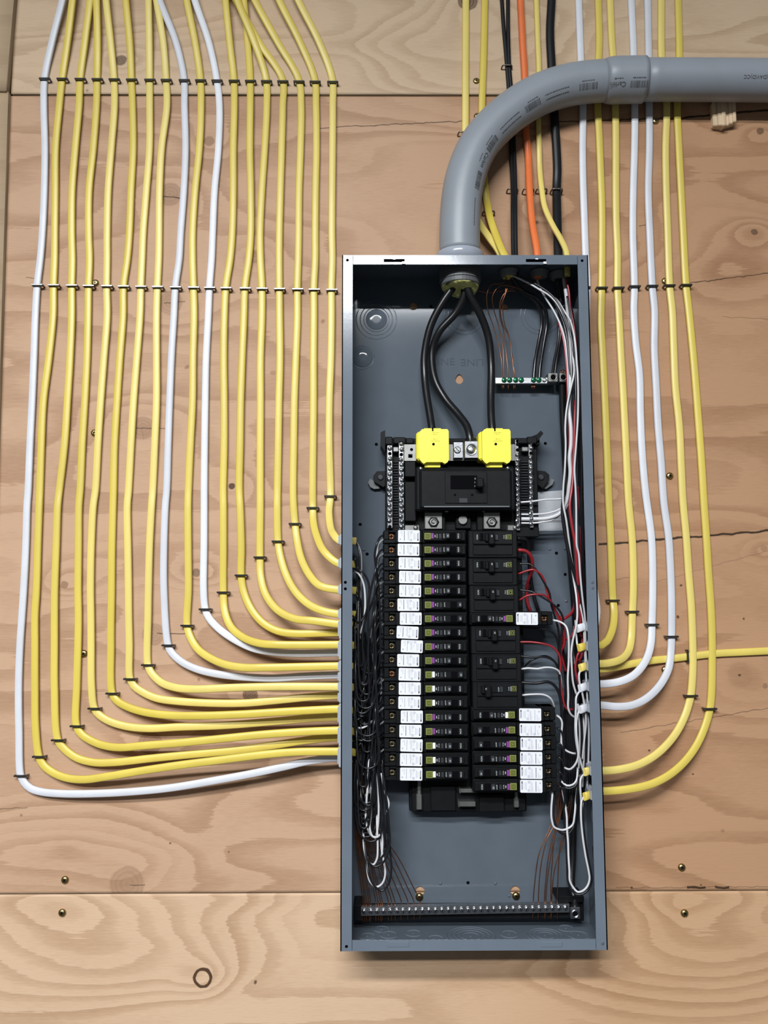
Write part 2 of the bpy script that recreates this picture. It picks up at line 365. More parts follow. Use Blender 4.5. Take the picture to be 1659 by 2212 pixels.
def sheet(x0, x1, z0, z1, yoff, step, material, seed, fx, fz, amp, knots, drift=0.0, eyes=(), xl=None, xr=None):
    nx = max(2, int((x1-x0)/step)); nz = max(2, int((z1-z0)/step))
    gx, gz = np.meshgrid(np.linspace(x0, x1, nx+1), np.linspace(z0, z1, nz+1))
    ph = amp*fbm(gx*fx+seed, gz*fz+seed*2.3, seed)+drift*gz*amp
    for (kx, ky, kr, ks, ring) in knots:
        if kr < 7: continue
        p = U(kx, ky, 0); r = max(kr, 14)/1418.0
        q = ((gx-p.x)/(3.6*r))**2+((gz-p.z)/(2.3*r))**2
        ph = ph+2.0*np.exp(-q)
    for (ex, ey, rx, rz, a) in eyes:
        p = U(ex, ey, 0); q = np.sqrt(((gx-p.x)/(rx/1418))**2+((gz-p.z)/(rz/1418))**2)
        ph = ph+a*np.maximum(0, 1-q)
    if xl is not None: # left edge slanting: (x at top, x at bottom)
        t = (gz-z0)/(z1-z0); e = xl[1]*(1-t)+xl[0]*t; gx = e+(gx-x0)*(x1-e)/(x1-x0)
    if xr is not None:
        t = (gz-z0)/(z1-z0); e = xr[1]*(1-t)+xr[0]*t; gx = x0+(gx-x0)*(e-x0)/(x1-x0)
    me = bpy.data.meshes.new('plywood_sheet'); V = np.stack([gx.ravel(), np.full(gx.size, yoff), gz.ravel()], 1)
    idx = np.arange(gx.size).reshape(nz+1, nx+1)
    F = np.stack([idx[:-1, :-1].ravel(), idx[:-1, 1:].ravel(), idx[1:, 1:].ravel(), idx[1:, :-1].ravel()], 1)
    # rim and back: sheet is 18 mm thick
    rim = np.concatenate([idx[0, :], idx[1:, -1], idx[-1, -2::-1], idx[-2:0:-1, 0]]); nb = len(rim)
    Vb = V[rim].copy(); Vb[:, 1] += 0.018; o = len(V); ii = np.arange(nb); jj = (ii+1) % nb
    Fr = np.stack([rim[jj], rim[ii], o+ii, o+jj], 1)
    V = np.concatenate([V, Vb]); F = np.concatenate([F, Fr])
    me.vertices.add(len(V)); me.vertices.foreach_set('co', V.ravel()); me.loops.add(F.size); me.loops.foreach_set('vertex_index', F.ravel().astype(np.int32))
    me.polygons.add(len(F)); me.polygons.foreach_set('loop_start', np.arange(0, F.size, 4, dtype=np.int32))
    at = me.attributes.new('ring_phase', 'FLOAT', 'POINT'); at.data.foreach_set('value', np.concatenate([ph.ravel(), ph.ravel()[rim]]).astype(np.float32))
    me.update(calc_edges=True); me.materials.append(material); me.materials.append(M['ply_edge'])
    me.polygons.foreach_set('material_index', np.concatenate([np.zeros(len(F)-nb, np.int32), np.ones(nb, np.int32)]))
    ob = bpy.data.objects.new('plywood_sheet', me); C.objects.link(ob); ob.parent = wall; return ob
def near(lst, y0, y1, x0=-50, x1=1700): return [k for k in lst if y0 <= k[1] < y1 and x0 <= k[0] < x1]
zs1 = U(740, 207, 0).z; zs2 = U(735, 1928, 0).z; XR = 0.85; XL = -1.05
kt, km, kb = near(KNOTS, -50, 205), near(KNOTS, 205, 1924), near(KNOTS, 1924, 2400)
ct, cm = near(CRACKS, -50, 205), near(CRACKS, 205, 1924)
m_top = wood_material('plywood_top', (.56, .415, .28), (.40, .27, .165), 11, .42, kt, ct, .62)
m_mid = wood_material('plywood_middle', (.495, .318, .205), (.335, .192, .112), 3, .45, km, cm, .70, True)
m_bot = wood_material('plywood_bottom', (.585, .405, .268), (.415, .262, .155), 23, .50, kb, [], .82, True)
m_edge = wood_material('plywood_left', (.52, .385, .25), (.42, .29, .18), 31, .34, [], [], .5)
xs_top = (U(38, -20, 0).x, U(25, 204, 0).x); xs_mid = (U(23, 206, 0).x, U(5, 700, 0).x)
slope = (xs_mid[1]-xs_mid[0])/(U(3, 700, 0).z-zs1); xs_midb = xs_mid[0]+slope*(zs2-zs1)
ztop = U(800, -140, 0).z; zbot = U(800, 2380, 0).z; G = .0014
sheet(xs_top[1], XR, zs1+G, ztop, -0.002, .0045, m_top, 5, 1.5, 7, 7, kt, eyes=[(1060, 120, 330, 150, 5)], xl=(xs_top[0], xs_top[1]))
sheet(xs_mid[0], XR, zs2+.0006, zs1-G, -0.0006, .004, m_mid, 9, 1.9, 6.5, 4.2, km, eyes=[(1560, 560, 230, 220, 2), (130, 1830, 260, 120, 3)], xl=(xs_mid[0], xs_midb))
sheet(XL, XR, zbot, zs2-.0004, -0.0004, .004, m_bot, 13, 1.4, 6, 6, kb, eyes=[(150, 1975, 520, 210, 6), (1470, 1960, 420, 260, 7)])
za_ = U(13, 196, .014).z; xu = [U(30, 0, .014), U(13, 195, .014)]; xlw = [U(18, 199, .010), U(7, 560, .010)]
def rightline(p, q, z): return p.x+(q.x-p.x)*(z-p.z)/(q.z-p.z)
sheet(XL, XL+.1, za_, ztop, -.014, .02, m_edge, 17, 2, 7, 4, [], xr=(rightline(*xu, ztop), rightline(*xu, za_)))
zl_ = U(10, 197, .010).z-.001
sheet(XL, XL+.1, zs2+.0006, zl_, -.010, .02, m_edge, 19, 2, 7, 4, [], xr=(rightline(*xlw, zl_), rightline(*xlw, zs2)))
# dark stud space behind the sheet joints
b = MB(); b.box(XL, XR, -0.03, -0.0215, zbot, ztop); bo = b.build('backing_board', 'hole', wall)

# =================================================================== THE PANEL BOX
BW, BD = 0.181, 0.095; BT, BB = 0.4881, -0.4881; FL = 0.0155
BD0 = 0.0016
def disc(x, z, r, n=14): return [(x+r*math.cos(2*math.pi*i/n), z+r*math.sin(2*math.pi*i/n)) for i in range(n)]
def wz(px, py, d): p = U(px, py, d); return p.x, p.z
box = thing('electrical_panel', 'open grey steel electrical panel box mounted on the plywood wall', 'electrical panel', (0, 0, 0))
# back plate with real holes
holes = []; cups = []
def keyhole(px, py, rw, rh):
    x, z = wz(px, py, .003); rw /= 1418; rh /= 1418
    return [(x+rw*math.cos(a)*(1-.35*max(0, math.sin(a))), z+rh*math.sin(a)) for a in [2*math.pi*i/18 for i in range(18)]]
holes.append(keyhole(992, 819, 9, 11)); holes.append(keyhole(907, 1924, 11, 9)); holes.append(keyhole(1113, 1923, 11, 9))
for px, py, r in [(893, 662, 9), (1091, 664, 8)]: holes.append(disc(*wz(px, py, .003), r/1418))
for px, py in [(813, 960), (1178, 958), (793, 1197), (778, 1133), (1202, 1195), (1221, 1241), (1206, 1308), (1011, 1907), (931, 662)]:
    x, z = wz(px, py, .003); holes.append(disc(x, z, 3.6/1418, 10)); cups.append((x, z))
b = MB(); b.prism([(-BW, BB), (BW, BB), (BW, BT), (-BW, BT)], BD0, .0032, 0, holes); b.build('back_plate', 'steel', box)
b = MB()
for x, z in cups: b.prism(disc(x, z, 4.2/1418, 10), .0009, .0015)
b.build('hole_backing', 'hole', box)
for px, py in [(951, 1908), (1070, 1908), (1187, 1186), (1220, 1185), (1223, 1298), (1100, 1935), (786, 1187)]:
    x, z = wz(px, py, .003); b = MB(); b.lathe((x, .003, z), [(.0026, 0), (.0024, .0008), (.0016, .0015), (.0004, .0018)], 10); b.build('rivet_bump', 'steel', box)
# side walls and flanges
t = .0016
b = MB(); b.box(-BW, -BW+t, BD0, BD, BB, BT); b.build('left_wall', 'steel', box)
b = MB(); b.box(BW-t, BW, BD0, BD, BB, BT); b.build('right_wall', 'steel', box)
b = MB(); b.box(-BW+t, BW-t, BD0, BD-.001, BT-t, BT); b.build('top_wall', 'steel', box)
b = MB(); b.box(-BW+t, BW-t, BD0, BD-.001, BB, BB+t); b.build('bottom_wall', 'steel', box)
def hp(px, py): return wz(px, py, BD)
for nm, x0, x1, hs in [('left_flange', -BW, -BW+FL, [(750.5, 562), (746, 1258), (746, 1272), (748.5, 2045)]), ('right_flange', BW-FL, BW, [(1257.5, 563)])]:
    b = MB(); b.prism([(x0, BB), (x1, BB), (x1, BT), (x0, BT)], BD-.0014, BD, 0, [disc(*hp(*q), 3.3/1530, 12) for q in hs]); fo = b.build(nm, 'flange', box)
    b = MB()
    for q in hs: b.prism(disc(*hp(*q), 4.2/1530, 12), BD-.006, BD-.0052)
    b.build('hole_backing', 'hole', box)
for q in [(1280, 1258), (1280.5, 1270), (1302, 2038)]:
    b = MB(); b.lathe((hp(*q)[0], BD-.0002, hp(*q)[1]), [(.0024, 0), (.0023, .0004), (.0016, .0006)], 12); b.build('flange_plug', 'plug', box)
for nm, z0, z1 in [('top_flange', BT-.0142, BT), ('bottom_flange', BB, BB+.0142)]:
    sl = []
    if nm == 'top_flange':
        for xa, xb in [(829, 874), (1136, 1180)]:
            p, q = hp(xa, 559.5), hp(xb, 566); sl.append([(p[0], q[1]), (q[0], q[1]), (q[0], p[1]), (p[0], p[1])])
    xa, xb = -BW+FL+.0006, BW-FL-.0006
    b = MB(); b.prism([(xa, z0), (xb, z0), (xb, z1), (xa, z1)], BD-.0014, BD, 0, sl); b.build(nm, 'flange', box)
    if sl:
        b = MB()
        for s_ in sl: b.box(s_[0][0]-.003, s_[1][0]+.003, BD-.008, BD-.007, s_[0][1]-.002, s_[2][1]+.002)
        b.build('slot_backing', 'hole', box)
        for xa, xb in [(868, 876), (1173, 1181)]:
            p, q = hp(xa, 565), hp(xb, 571); b = MB(); b.box(p[0], q[0], BD, BD+.0012, p[1], q[1], .0005); b.build('slot_tab', 'alu', box)
        for xa in (852, 1160):
            p, q = hp(xa-4, 558), hp(xa+3, 561); b = MB(); b.box(p[0], q[0], BD-.003, BD+.0006, p[1], q[1], .0004); b.build('slot_tab', 'alu', box)
    else:
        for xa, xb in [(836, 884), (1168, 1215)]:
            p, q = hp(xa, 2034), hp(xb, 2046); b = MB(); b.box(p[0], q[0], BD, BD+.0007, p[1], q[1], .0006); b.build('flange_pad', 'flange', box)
# knockouts: stamped rings
def ring_mb(b, c, R, axis, wdt=.0009, h=.0007, n=40, a0=0, a1=2*math.pi):
    vs = []; fs = []; prof = [(-wdt, 0), (-wdt*.4, h), (wdt*.4, h), (wdt, 0)]
    for i in range(n+1):
        a = a0+(a1-a0)*i/n
        for dr, hh in prof:
            p, q = (R+dr)*math.cos(a), (R+dr)*math.sin(a)
            if axis == 'd': vs.append((c[0]+p, -(c[1]+hh), c[2]+q))
            elif axis == 'x': vs.append((c[0]+hh, -(c[1]+p), c[2]+q))
            else: vs.append((c[0]+p, -(c[1]+q), c[2]+hh))
    for i in range(n):
        for k in range(3): fs.append((i*4+k, i*4+k+1, i*4+4+k+1, i*4+4+k))
    b.add(vs, fs, 0, True)
for px, py, rs in [(813, 690, (28, 36, 45)), (783, 772, (26,)), (1003, 680, (36, 45)), (1168, 680, (36, 45)), (1213, 762, (27,))]:
    x, z = wz(px, py, .0033); b = MB()
    for r in rs: ring_mb(b, (x, .0031, z), r/1418, 'd')
    if px < 900: b.lathe((x, .0031, z), [(rs[0]*.86/1418, 0), (rs[0]*.82/1418, .0005), (rs[0]*.3/1418, .0006)], 28)
    for k in range(3):
        a = 2.1*k+.5; b.lathe((x+rs[-1]/1418*math.cos(a), .0031, z+rs[-1]/1418*math.sin(a)), [(.0016, 0), (.0012, .0009)], 8)
    b.build('knockout', 'steel', box)
for x, dd, rs in [(-.145, .05, (.011,)), (-.115, .045, (.012,)), (-.08, .04, (.011,)), (0.0, .052, (.013, .021, .028, .034)), (.055, .045, (.012,)), (.105, .05, (.012, .019, .025)), (.152, .05, (.014,)), (.14, .025, (.011,)), (-.125, .025, (.011,)), (-.05, .06, (.012,))]:
    b = MB()
    for r in rs: ring_mb(b, (x, dd, BB+t), r, 'z', .0012, .0009)
    b.lathe((x, dd, BB+t), [(.002, 0), (.0015, .0009)], 8, 'z'); b.build('knockout', 'steel', box)
for k in range(9):
    z = .30-.085*k; b = MB(); ring_mb(b, (BW-t-.0009, .045, z), .013, 'x', .0012, .0009); b.build('knockout', 'steel', box)
b = MB(); x, z = wz(1279, 1763, .06)
for r in (.010, .014, .019): ring_mb(b, (BW-t-.0009, .055, z), r, 'x', .0012, .0011)
b.build('knockout', 'steel', box)
# embossed words on the back plate
b = MB()
p = wz(958, 782, .0034); b.text('LINE', p[0]-.0005, .0035, p[1], .0115, 0, 0, 1.15)
p = wz(1020, 782, .0034); b.text('LINE', p[0], .0035, p[1], .0115, math.pi, 0, 1.15); b.build('embossed_lettering', 'emboss', box)
# info sticker
st = MB(); q = [wz(*p, .0036) for p in [(1150, 1148), (1216, 1146), (1216, 1059), (1150, 1064)]]
st.prism(q, .0032, .0036); so = st.build('rating_sticker', 'sticker', box)
b = MB()
for blk in [(1160, 1066, 1178, 1079), (1181, 1064, 1213, 1078), (1163, 1083, 1180, 1101), (1184, 1081, 1214, 1099), (1160, 1108, 1214, 1115), (1163, 1122, 1184, 1127), (1166, 1131, 1186, 1145), (1190, 1121, 1214, 1144)]:
    x = blk[0]
    while x < blk[2]:
        y0 = blk[1]+rnd.uniform(0, 2); y1 = blk[3]-rnd.uniform(0, 4); p, q = wz(x, y0, .0037), wz(x+1.1, y1, .0037)
        b.box(p[0], q[0], .0036, .0038, p[1], q[1]); x += 2.3
b.build('fine_print', 'ink_grey', so)

# =================================================================== LEFT BANK OF CABLES
k1 = 760/1659.0
LC = ['w']+['y']*7+['w', 'y', 'w']+['y']*7
LX = {  # crop x at rows
 'a': ([0, 92, 172, 229, 321, 412, 504, 560], [
 [295,245,210,207,212,209,200,190],[342,318,293,280,262,260,258,257],[425,400,378,373,355,340,338,341],[455,460,458,455,440,420,418,422],[500,522,538,540,525,510,505,505],[593,612,620,625,628,618,610,600],[700,704,706,706,705,690,675,670],[738,770,783,787,762,752,750,748],[752,830,868,870,875,867,852,845],[880,920,945,948,940,920,908,908],[918,985,1022,1035,1030,1012,1003,998],[1063,1083,1103,1105,1100,1100,1095,1085],[1150,1168,1180,1180,1178,1182,1182,1173],[1118,1200,1255,1258,1248,1235,1226,1228],[1112,1222,1332,1333,1328,1322,1317,1316],[1200,1310,1408,1420,1417,1410,1408,1406],[1315,1415,1484,1490,1492,1488,1486,1486],[1405,1505,1567,1569,1568,1566,1565,1567]]),
 'b': ([620, 683, 775, 866, 958], [
 [175,167,160,152,142],[252,250,230,205,195],[338,338,330,318,305],[417,415,410,400,388],[503,505,490,475,462],[582,580,565,552,540],[664,660,645,630,618],[742,738,738,738,730],[827,820,808,800,793],[912,915,910,908,898],[988,982,972,968,965],[1065,1058,1055,1057,1057],[1155,1150,1142,1135,1132],[1235,1235,1228,1228,1227],[1317,1318,1320,1315,1312],[1402,1402,1395,1388,1385],[1480,1480,1478,1478,1476],[1563,1563,1560,1553,1552]]),
 'c': ([1060, 1092, 1183, 1275], [
 [133,128,122,112],[188,185,178,172],[280,272,265,258],[378,372,370,368],[450,440,430,427],[535,533,528,526],[606,600,603,606],[720,715,705,700],[786,780,773,773],[888,886,887,888],[963,963,962,960],[1052,1053,1053],[1128,1132,1138],[1227,1227,1226],[1308,1307],[1382,1384],[1474],[1552]]),
 'd': ([1330, 1392, 1483, 1575], [
 [104,95,88,90],[165,165,165,168],[257,257,257,262],[370,368,362,357],[429,430,432],[524,523],[607,610],[698]])}
# bend part: (crop x, crop y, y offset) ; first point is the bend clip
BEND = [
 (1300,[(98,820),(113,850),(145,880),(200,897),(300,905),(420,905),(600,897),(800,878),(1000,845),(1200,808),(1350,775),(1450,752),(1590,735)]),
 (1300,[(184,730),(205,770),(255,808),(320,832),(400,838),(500,825),(650,800),(850,770),(1050,745),(1250,720),(1400,708),(1590,706)]),
 (1300,[(273,652),(300,690),(360,735),(440,757),(540,757),(700,740),(900,720),(1100,702),(1300,675),(1450,652),(1590,638)]),
 (1300,[(361,586),(385,625),(440,660),(500,680),(570,687),(680,678),(850,665),(1050,645),(1250,625),(1450,612),(1590,607)]),
 (1300,[(445,503),(470,535),(520,565),(600,588),(700,597),(850,590),(1050,583),(1250,568),(1450,550),(1590,543)]),
 (1300,[(529,432),(550,465),(600,495),(680,520),(800,535),(950,537),(1150,530),(1350,518),(1590,506)]),
 (1300,[(613,364),(630,395),(680,430),(740,455),(850,470),(1000,478),(1150,478),(1300,465),(1450,450),(1590,440)]),
 (1300,[(697,298),(710,330),(760,380),(830,405),(920,412),(1100,405),(1300,400),(1590,400)]),
 (1300,[(793,205),(810,240),(860,285),(930,318),(1020,340),(1150,355),(1300,360),(1420,352),(1590,345)]),
 (1300,[(882,112),(895,160),(930,220),(985,262),(1060,295),(1150,310),(1250,310),(1590,303)]),
 (1300,[(968,35),(985,75),(1030,125),(1100,175),(1190,218),(1290,237),(1400,243),(1590,240)]),
 (1000,[(1053,610),(1060,700),(1090,775),(1150,825),(1220,850),(1300,857),(1597,857)]),
 (1000,[(1137,530),(1150,610),(1185,690),(1240,755),(1310,793),(1390,805),(1500,803),(1597,800)]),
 (1000,[(1226,445),(1230,540),(1255,625),(1310,695),(1390,735),(1480,745),(1597,760)]),
 (1000,[(1311,370),(1322,440),(1350,530),(1395,610),(1460,670),(1530,700),(1597,712)]),
 (1000,[(1391,287),(1400,360),(1420,450),(1460,530),(1510,580),(1597,598)]),
 (1000,[(1475,212),(1478,280),(1495,350),(1530,420),(1597,475)]),
 (1000,[(1558,157),(1551,230),(1560,310),(1575,340),(1597,365)])]
FRONT = [0, 1, 0, 1, 0, 1, 0, 1, 0, 1, 0, 1, 0, 1, 1, 1, 1, 1]
def staple(px, py, dtop, label, group, kind='a', vertical=False, wpx=26):
    """black staple bridging a cable: crossbar, two legs that run back to the wood, small feet"""
    b = MB(); hw = wpx/1418/2; p = U(px, py, dtop); x, z = p.x, p.z
    if kind == 'a':
        bh = .0013
        B = [(-hw, hw, dtop-.0008, dtop+.0032, -bh, bh), (-hw, -hw+.0024, -.001, dtop+.001, -bh*1.2, bh), (hw-.0024, hw, -.001, dtop+.001, -bh*1.2, bh)]
        for (a, c, d0, d1, e, f) in B:
            if vertical: b.box(x+e, x+f, d0, d1, z+a, z+c, .0006)
            else: b.box(x+a, x+c, d0, d1, z+e, z+f, .0004)
        m_ = 'staple'
    else:
        pts = [Vector((x-hw, .002, z-.002)), Vector((x-hw, -dtop*.7, z-.001)), Vector((x-hw+.0015, -dtop-.001, z)), Vector((x, -dtop-.0013, z)), Vector((x+hw-.0015, -dtop-.001, z)), Vector((x+hw, -dtop*.7, z-.001)), Vector((x+hw, .002, z-.002))]
        b.sweep(spline(pts, .002), .0013, None, 6); m_ = 'staple_dull'
    o = b.build('cable_staple', m_); tag(o, label, 'staple', group); return o
CW, CT = .0112, .0056
conn_y = []
for i in range(18):
    pts = []
    mx = ((i*37) % 5)/5*.0016
    for y, row in zip(LX['a'][0], LX['a'][1][i]):
        base = .0046 + (0.011*max(0, 1-y/165.0) if y < 165 else 0)
        if i in (13,) and y < 100: base += .006
        if i == 12 and y < 100: base -= .004
        pts.append((row*k1, y, base+(mx if y in (321, 412, 229) else 0)))
    if True:
        # continue above the frame
        r0, r1 = pts[0], pts[1]; pts.insert(0, (r0[0]+(r0[0]-r1[0])*1.2, -132, r0[2]+.004))
    for key in 'bcd':
        ys, tab = LX[key]
        if i < len(tab):
            for y, row in zip(ys, tab[i]): pts.append((row*k1, y, .0046+(mx if y not in (620, 1060) else 0)))
    oy, bend = BEND[i]; cx, cy = bend[0]
    pts = [p for p in pts if p[1] < oy+cy*k1-25]
    dend = .052 if FRONT[i] else .032
    n = len(bend)-1
    for j, (x, y) in enumerate(bend):
        f = j/n; f = f*f*(3-2*f); pts.append((x*k1, oy+y*k1, .0046+(dend-.0046)*f))
    P3 = [U(*p) for p in pts]
    last = P3[-1]; conn_y.append((last.z, dend))
    P3.append(Vector((-BW+.003, -dend, last.z))); P3.append(Vector((-BW+.020, -dend, last.z-.0015)))
    b = MB(); b.sweep(spline(P3), CW if LC[i] == 'y' else CW*.98, CT, 10)
    colour = 'white' if LC[i] == 'w' else 'yellow'
    o = b.build('flat_cable', colour)
    pos = 'leftmost' if i == 0 else ORD[i]+' from the left'
    tag(o, f'{colour} flat cable, {pos} in the bank left of the panel', 'cable', 'flat cables left of the panel')
    nm = 'the leftmost' if i == 0 else f'the {ORD[i]}'
    for y, rowname in ((0, 'top'), (1, 'middle'), (2, 'bend')):
        if y == 0: sx, sy = LX['a'][1][i][2]*k1+1, 171+i*.42
        elif y == 1: sx, sy = LX['b'][1][i][0]*k1+1, 616+i*.62
        else: sx, sy = cx*k1, oy+cy*k1
        txt = {0: f'black staple over {nm} cable from the left, upper row', 1: f'black staple over {nm} cable from the left, middle row beside panel top', 2: f'black staple holding {nm} cable from the left just above its bend'}[y]
        staple(sx, sy, .0086, txt, {0: 'upper row of staples left of the panel', 1: 'middle row of staples left of the panel', 2: 'staples above the left cable bends'}[y], wpx=27 if y == 2 else 25.5)
# cable connectors in the left side of the box (two cables share one)
for a in range(0, 18, 2):
    zz = (conn_y[a][0]+conn_y[a+1][0])/2; hz = abs(conn_y[a][0]-conn_y[a+1][0])/2+.009
    if hz > .016: lst = [(conn_y[a][0], .0085), (conn_y[a+1][0], .0085)]
    else: lst = [(zz, hz)]
    for q, (z_, h_) in enumerate(lst):
        b = MB(); b.box(-BW-.0045, -BW+.0005, .022, .062, z_-h_, z_+h_, .002); b.box(-BW-.0065, -BW-.0045, .026, .058, z_-h_*.7, z_+h_*.7, .0008)
        o = b.build('cable_connector', 'connector')
        pos = ORD[9-1-a//2] if len(lst) == 1 else ORD[9-1-a//2]+(' (lower)' if q == 0 else ' (upper)')
        tag(o, f'grey plastic cable connector on the left side of the panel, {pos} from the top', 'connector', 'cable connectors on the left side')

# =================================================================== RIGHT BANK AND TOP CABLES
def c6(l): return [(900+x*.4575, y*.4575) for x, y in l]
def c7(l): return [(1200+x*.27667, 560+y*.27663) for x, y in l]
def c8(l): return [(1200+x*.27667, 1160+y*.27663) for x, y in l]
def cable(pts, m_, label, w_=CW, t_=CT, dep=None, tail=None, name='flat_cable', group='flat cables right of the panel'):
    n = len(pts); P3 = []
    for j, (x, y) in enumerate(pts):
        d = dep(x, y, j, n) if dep else .0046
        P3.append(U(x, y, d))
    a, b_ = P3[0], P3[1]; P3.insert(0, a+(a-b_).normalized()*.092) if pts[0][1] <= 5 else None
    if tail: P3 += tail(P3[-1])
    b = MB(); b.sweep(spline(P3), w_, t_, 10); o = b.build(name, m_); tag(o, label, 'cable', group); return o
def bend_depth(nb, dend):
    def f(x, y, j, n):
        if j < n-nb: return .0046
        u = (j-(n-nb))/(nb-1); return .0046+(dend-.0046)*u*u*(3-2*u)
    return f
def into_right(dend, stub, dz=-.004):
    def f(last): return [Vector((BW-.001, -dend, last.z)), U(stub[0]+10, stub[1]-3, .060), U(*stub, .066)]
    return f
H = c6([(857,0),(862,200),(858,300),(855,500),(862,650),(868,800),(875,1000),(875,1200)])+c7([(360,230),(355,500),(365,700),(380,1000),(393,1300),(405,1600),(415,1900)])+c8([(430,0),(437,200),(443,400),(448,490),(458,580),(452,680),(430,760),(400,815),(360,845)])
I_ = c6([(913,0),(922,200),(928,280),(938,510),(940,700),(940,900),(942,1050),(948,1200)])+c7([(483,225),(495,450),(510,750),(525,1000),(540,1300),(555,1600),(570,1900)])+c8([(597,0),(605,200),(607,400),(600,580),(590,800),(570,890),(520,950),(450,978),(370,990)])
J = c6([(1013,0),(1022,200),(1030,500),(1028,700),(1022,900),(1020,1100)])+c7([(615,222),(610,400),(625,650),(655,900),(662,1200),(675,1500),(700,1800)])+c8([(748,0),(757,200),(757,500),(752,680),(748,800),(730,900),(690,990),(610,1080),(500,1130),(370,1148)])
K = c6([(1090,0),(1095,250),(1098,500),(1098,700),(1093,900),(1100,1100)])+c7([(755,220),(772,400),(770,700),(785,1000),(800,1300),(825,1600),(845,1900)])+c8([(882,0),(895,200),(905,500),(905,775),(900,900),(885,1020),(840,1120),(770,1210),(680,1280),(580,1318),(470,1325),(370,1315)])
L_ = c6([(1155,0),(1157,280),(1180,490),(1175,700),(1178,900),(1185,1100)])+c7([(890,205),(910,400),(922,700),(935,1000),(965,1300),(980,1600),(995,1900)])+c8([(1020,0),(1040,300),(1060,550),(1070,800),(1072,1000),(1065,1150),(1055,1240),(1020,1370),(960,1500),(880,1610),(770,1710),(640,1780),(500,1815),(385,1825)])
Mm = c6([(1235,0),(1240,280),(1230,490),(1238,700),(1248,900),(1258,1100)])+c7([(1018,205),(1040,400),(1070,700),(1095,1000),(1118,1300),(1140,1600),(1158,1900)])+c8([(1177,0),(1195,300),(1213,550),(1222,800),(1222,1000),(1218,1200),(1205,1340),(1170,1470),(1110,1610),(1020,1740),(900,1850),(760,1925),(600,1965),(390,1985)])
Ncb = c8([(1800,884),(1659,890),(1450,900),(1250,910),(1030,935),(900,950),(750,965),(600,990),(450,1020),(370,1030)])
STUBS = [(1247, 1358), (1250, 1400), (1253, 1443), (1252, 1487), (1253, 1533), (1263, 1668), (1262, 1721)]
R = [('yellow', H, 6, STUBS[1], 'yellow flat cable nearest the right side of the panel, bending into it first'),
     ('yellow', I_, 6, STUBS[2], 'second yellow flat cable right of the panel, with a sharp bend'),
     ('white', J, 7, STUBS[3], 'left one of the two white flat cables right of the panel'),
     ('white', K, 9, STUBS[4], 'right one of the two white flat cables right of the panel'),
     ('yellow', L_, 8, STUBS[5], 'inner one of the two outermost yellow cables right of the panel, wide bend'),
     ('yellow', Mm, 8, STUBS[6], 'outermost yellow flat cable right of the panel, lowest wide bend')]
for m_, path, nb, stub, lab in R:
    cable(path, m_, lab, dep=bend_depth(nb, .046), tail=into_right(.046, stub))
def nd(x, y, j, n): return .0035 if j < 5 else .0035+.034*((j-5)/(n-6))**1.5
cable(Ncb, 'yellow', 'yellow flat cable running in from the right edge across the wall to the panel', dep=nd, tail=lambda l: [Vector((BW-.001, -.037, l.z)), U(1270, 1440, .034)])
G_ = c6([(765,0),(772,200),(775,280),(785,500),(783,700),(785,850),(790,1000),(797,1200)])+[(1268, 620), (1262, 800), (1262, 1000), (1268, 1180), (1284, 1280), (1289, 1322), (1283, 1352)]
cable(G_, 'white', 'white flat cable that drops behind the right edge of the panel', dep=lambda x, y, j, n: .0046 if j < n-3 else .0046+.02*(j-n+4), tail=into_right(.058, STUBS[0]))
# staples right
for nm, (px, py) in zip(['yellow cable nearest the panel', 'second yellow cable right of the panel', 'left white cable', 'right white cable', 'inner outermost yellow cable', 'outermost yellow cable'], [(1300, 622), (1336, 622), (1371, 619), (1409, 618), (1446, 617), (1482, 616)]):
    staple(px, py, .0086, f'black staple over the {nm}, level with the panel top', 'middle row of staples right of the panel', wpx=26)
staple(1268, 621, .0086, 'black staple half hidden behind the right edge of the panel', None, wpx=15)
for nm, (px, py) in zip(['yellow cable nearest the panel', 'second yellow cable right of the panel', 'left white cable', 'right white cable', 'inner outermost yellow cable', 'outermost yellow cable'], [(1324, 1297), (1366, 1321), (1409, 1349), (1451, 1375), (1493, 1503), (1534, 1531)]):
    staple(px, py, .0086, f'black staple above the bend of the {nm}', 'staples above the right cable bends', wpx=28)
staple(1485, 1417, .0066, 'upright black staple over the yellow cable from the right edge', None, vertical=True, wpx=27)
# cables that enter the top of the box
def top_tail(dend, xin=None):
    def f(last):
        x = last.x if xin is None else U(xin, 590, dend).x
        return [Vector((x, -dend, BT+.003)), Vector((x, -dend, BT-.015))]
    return f
def topdep(d0, d1): return lambda x, y, j, n: d0 if j < n-3 else d0+(d1-d0)*(j-(n-4))/3
A_ = c6([(232,0),(231,300),(230,600),(228,700),(235,850),(262,980),(300,1060),(345,1125),(388,1185)])
B_ = c6([(322,0),(315,300),(308,520),(312,700),(322,880),(333,960),(347,1030),(374,1110),(404,1185)])
gt = 'cables entering the top of the panel'
cable(A_, 'yellow', 'yellow flat cable left of the conduit bend, passing behind it', dep=topdep(.0046, .035), tail=top_tail(.041, 1094), group=gt)
cable(B_, 'yellow', 'yellow flat cable crossing behind the conduit bend, right of its twin', dep=topdep(.0052, .044), tail=top_tail(.049, 1100), group=gt)
cable(c6([(402,0),(410,120),(426,310),(436,450),(445,700),(453,895),(453,1000),(456,1190)]), 'black_cable', 'left one of the thin black twin cables behind the conduit', .0062, .0062, topdep(.0048, .04), top_tail(.045), 'round_cable', gt)
cable(c6([(431,0),(432,150),(437,310),(448,450),(460,700),(466,895),(466,1000),(469,1190)]), 'black_cable', 'right one of the thin black twin cables behind the conduit', .0062, .0062, topdep(.0048, .04), top_tail(.045), 'round_cable', gt)
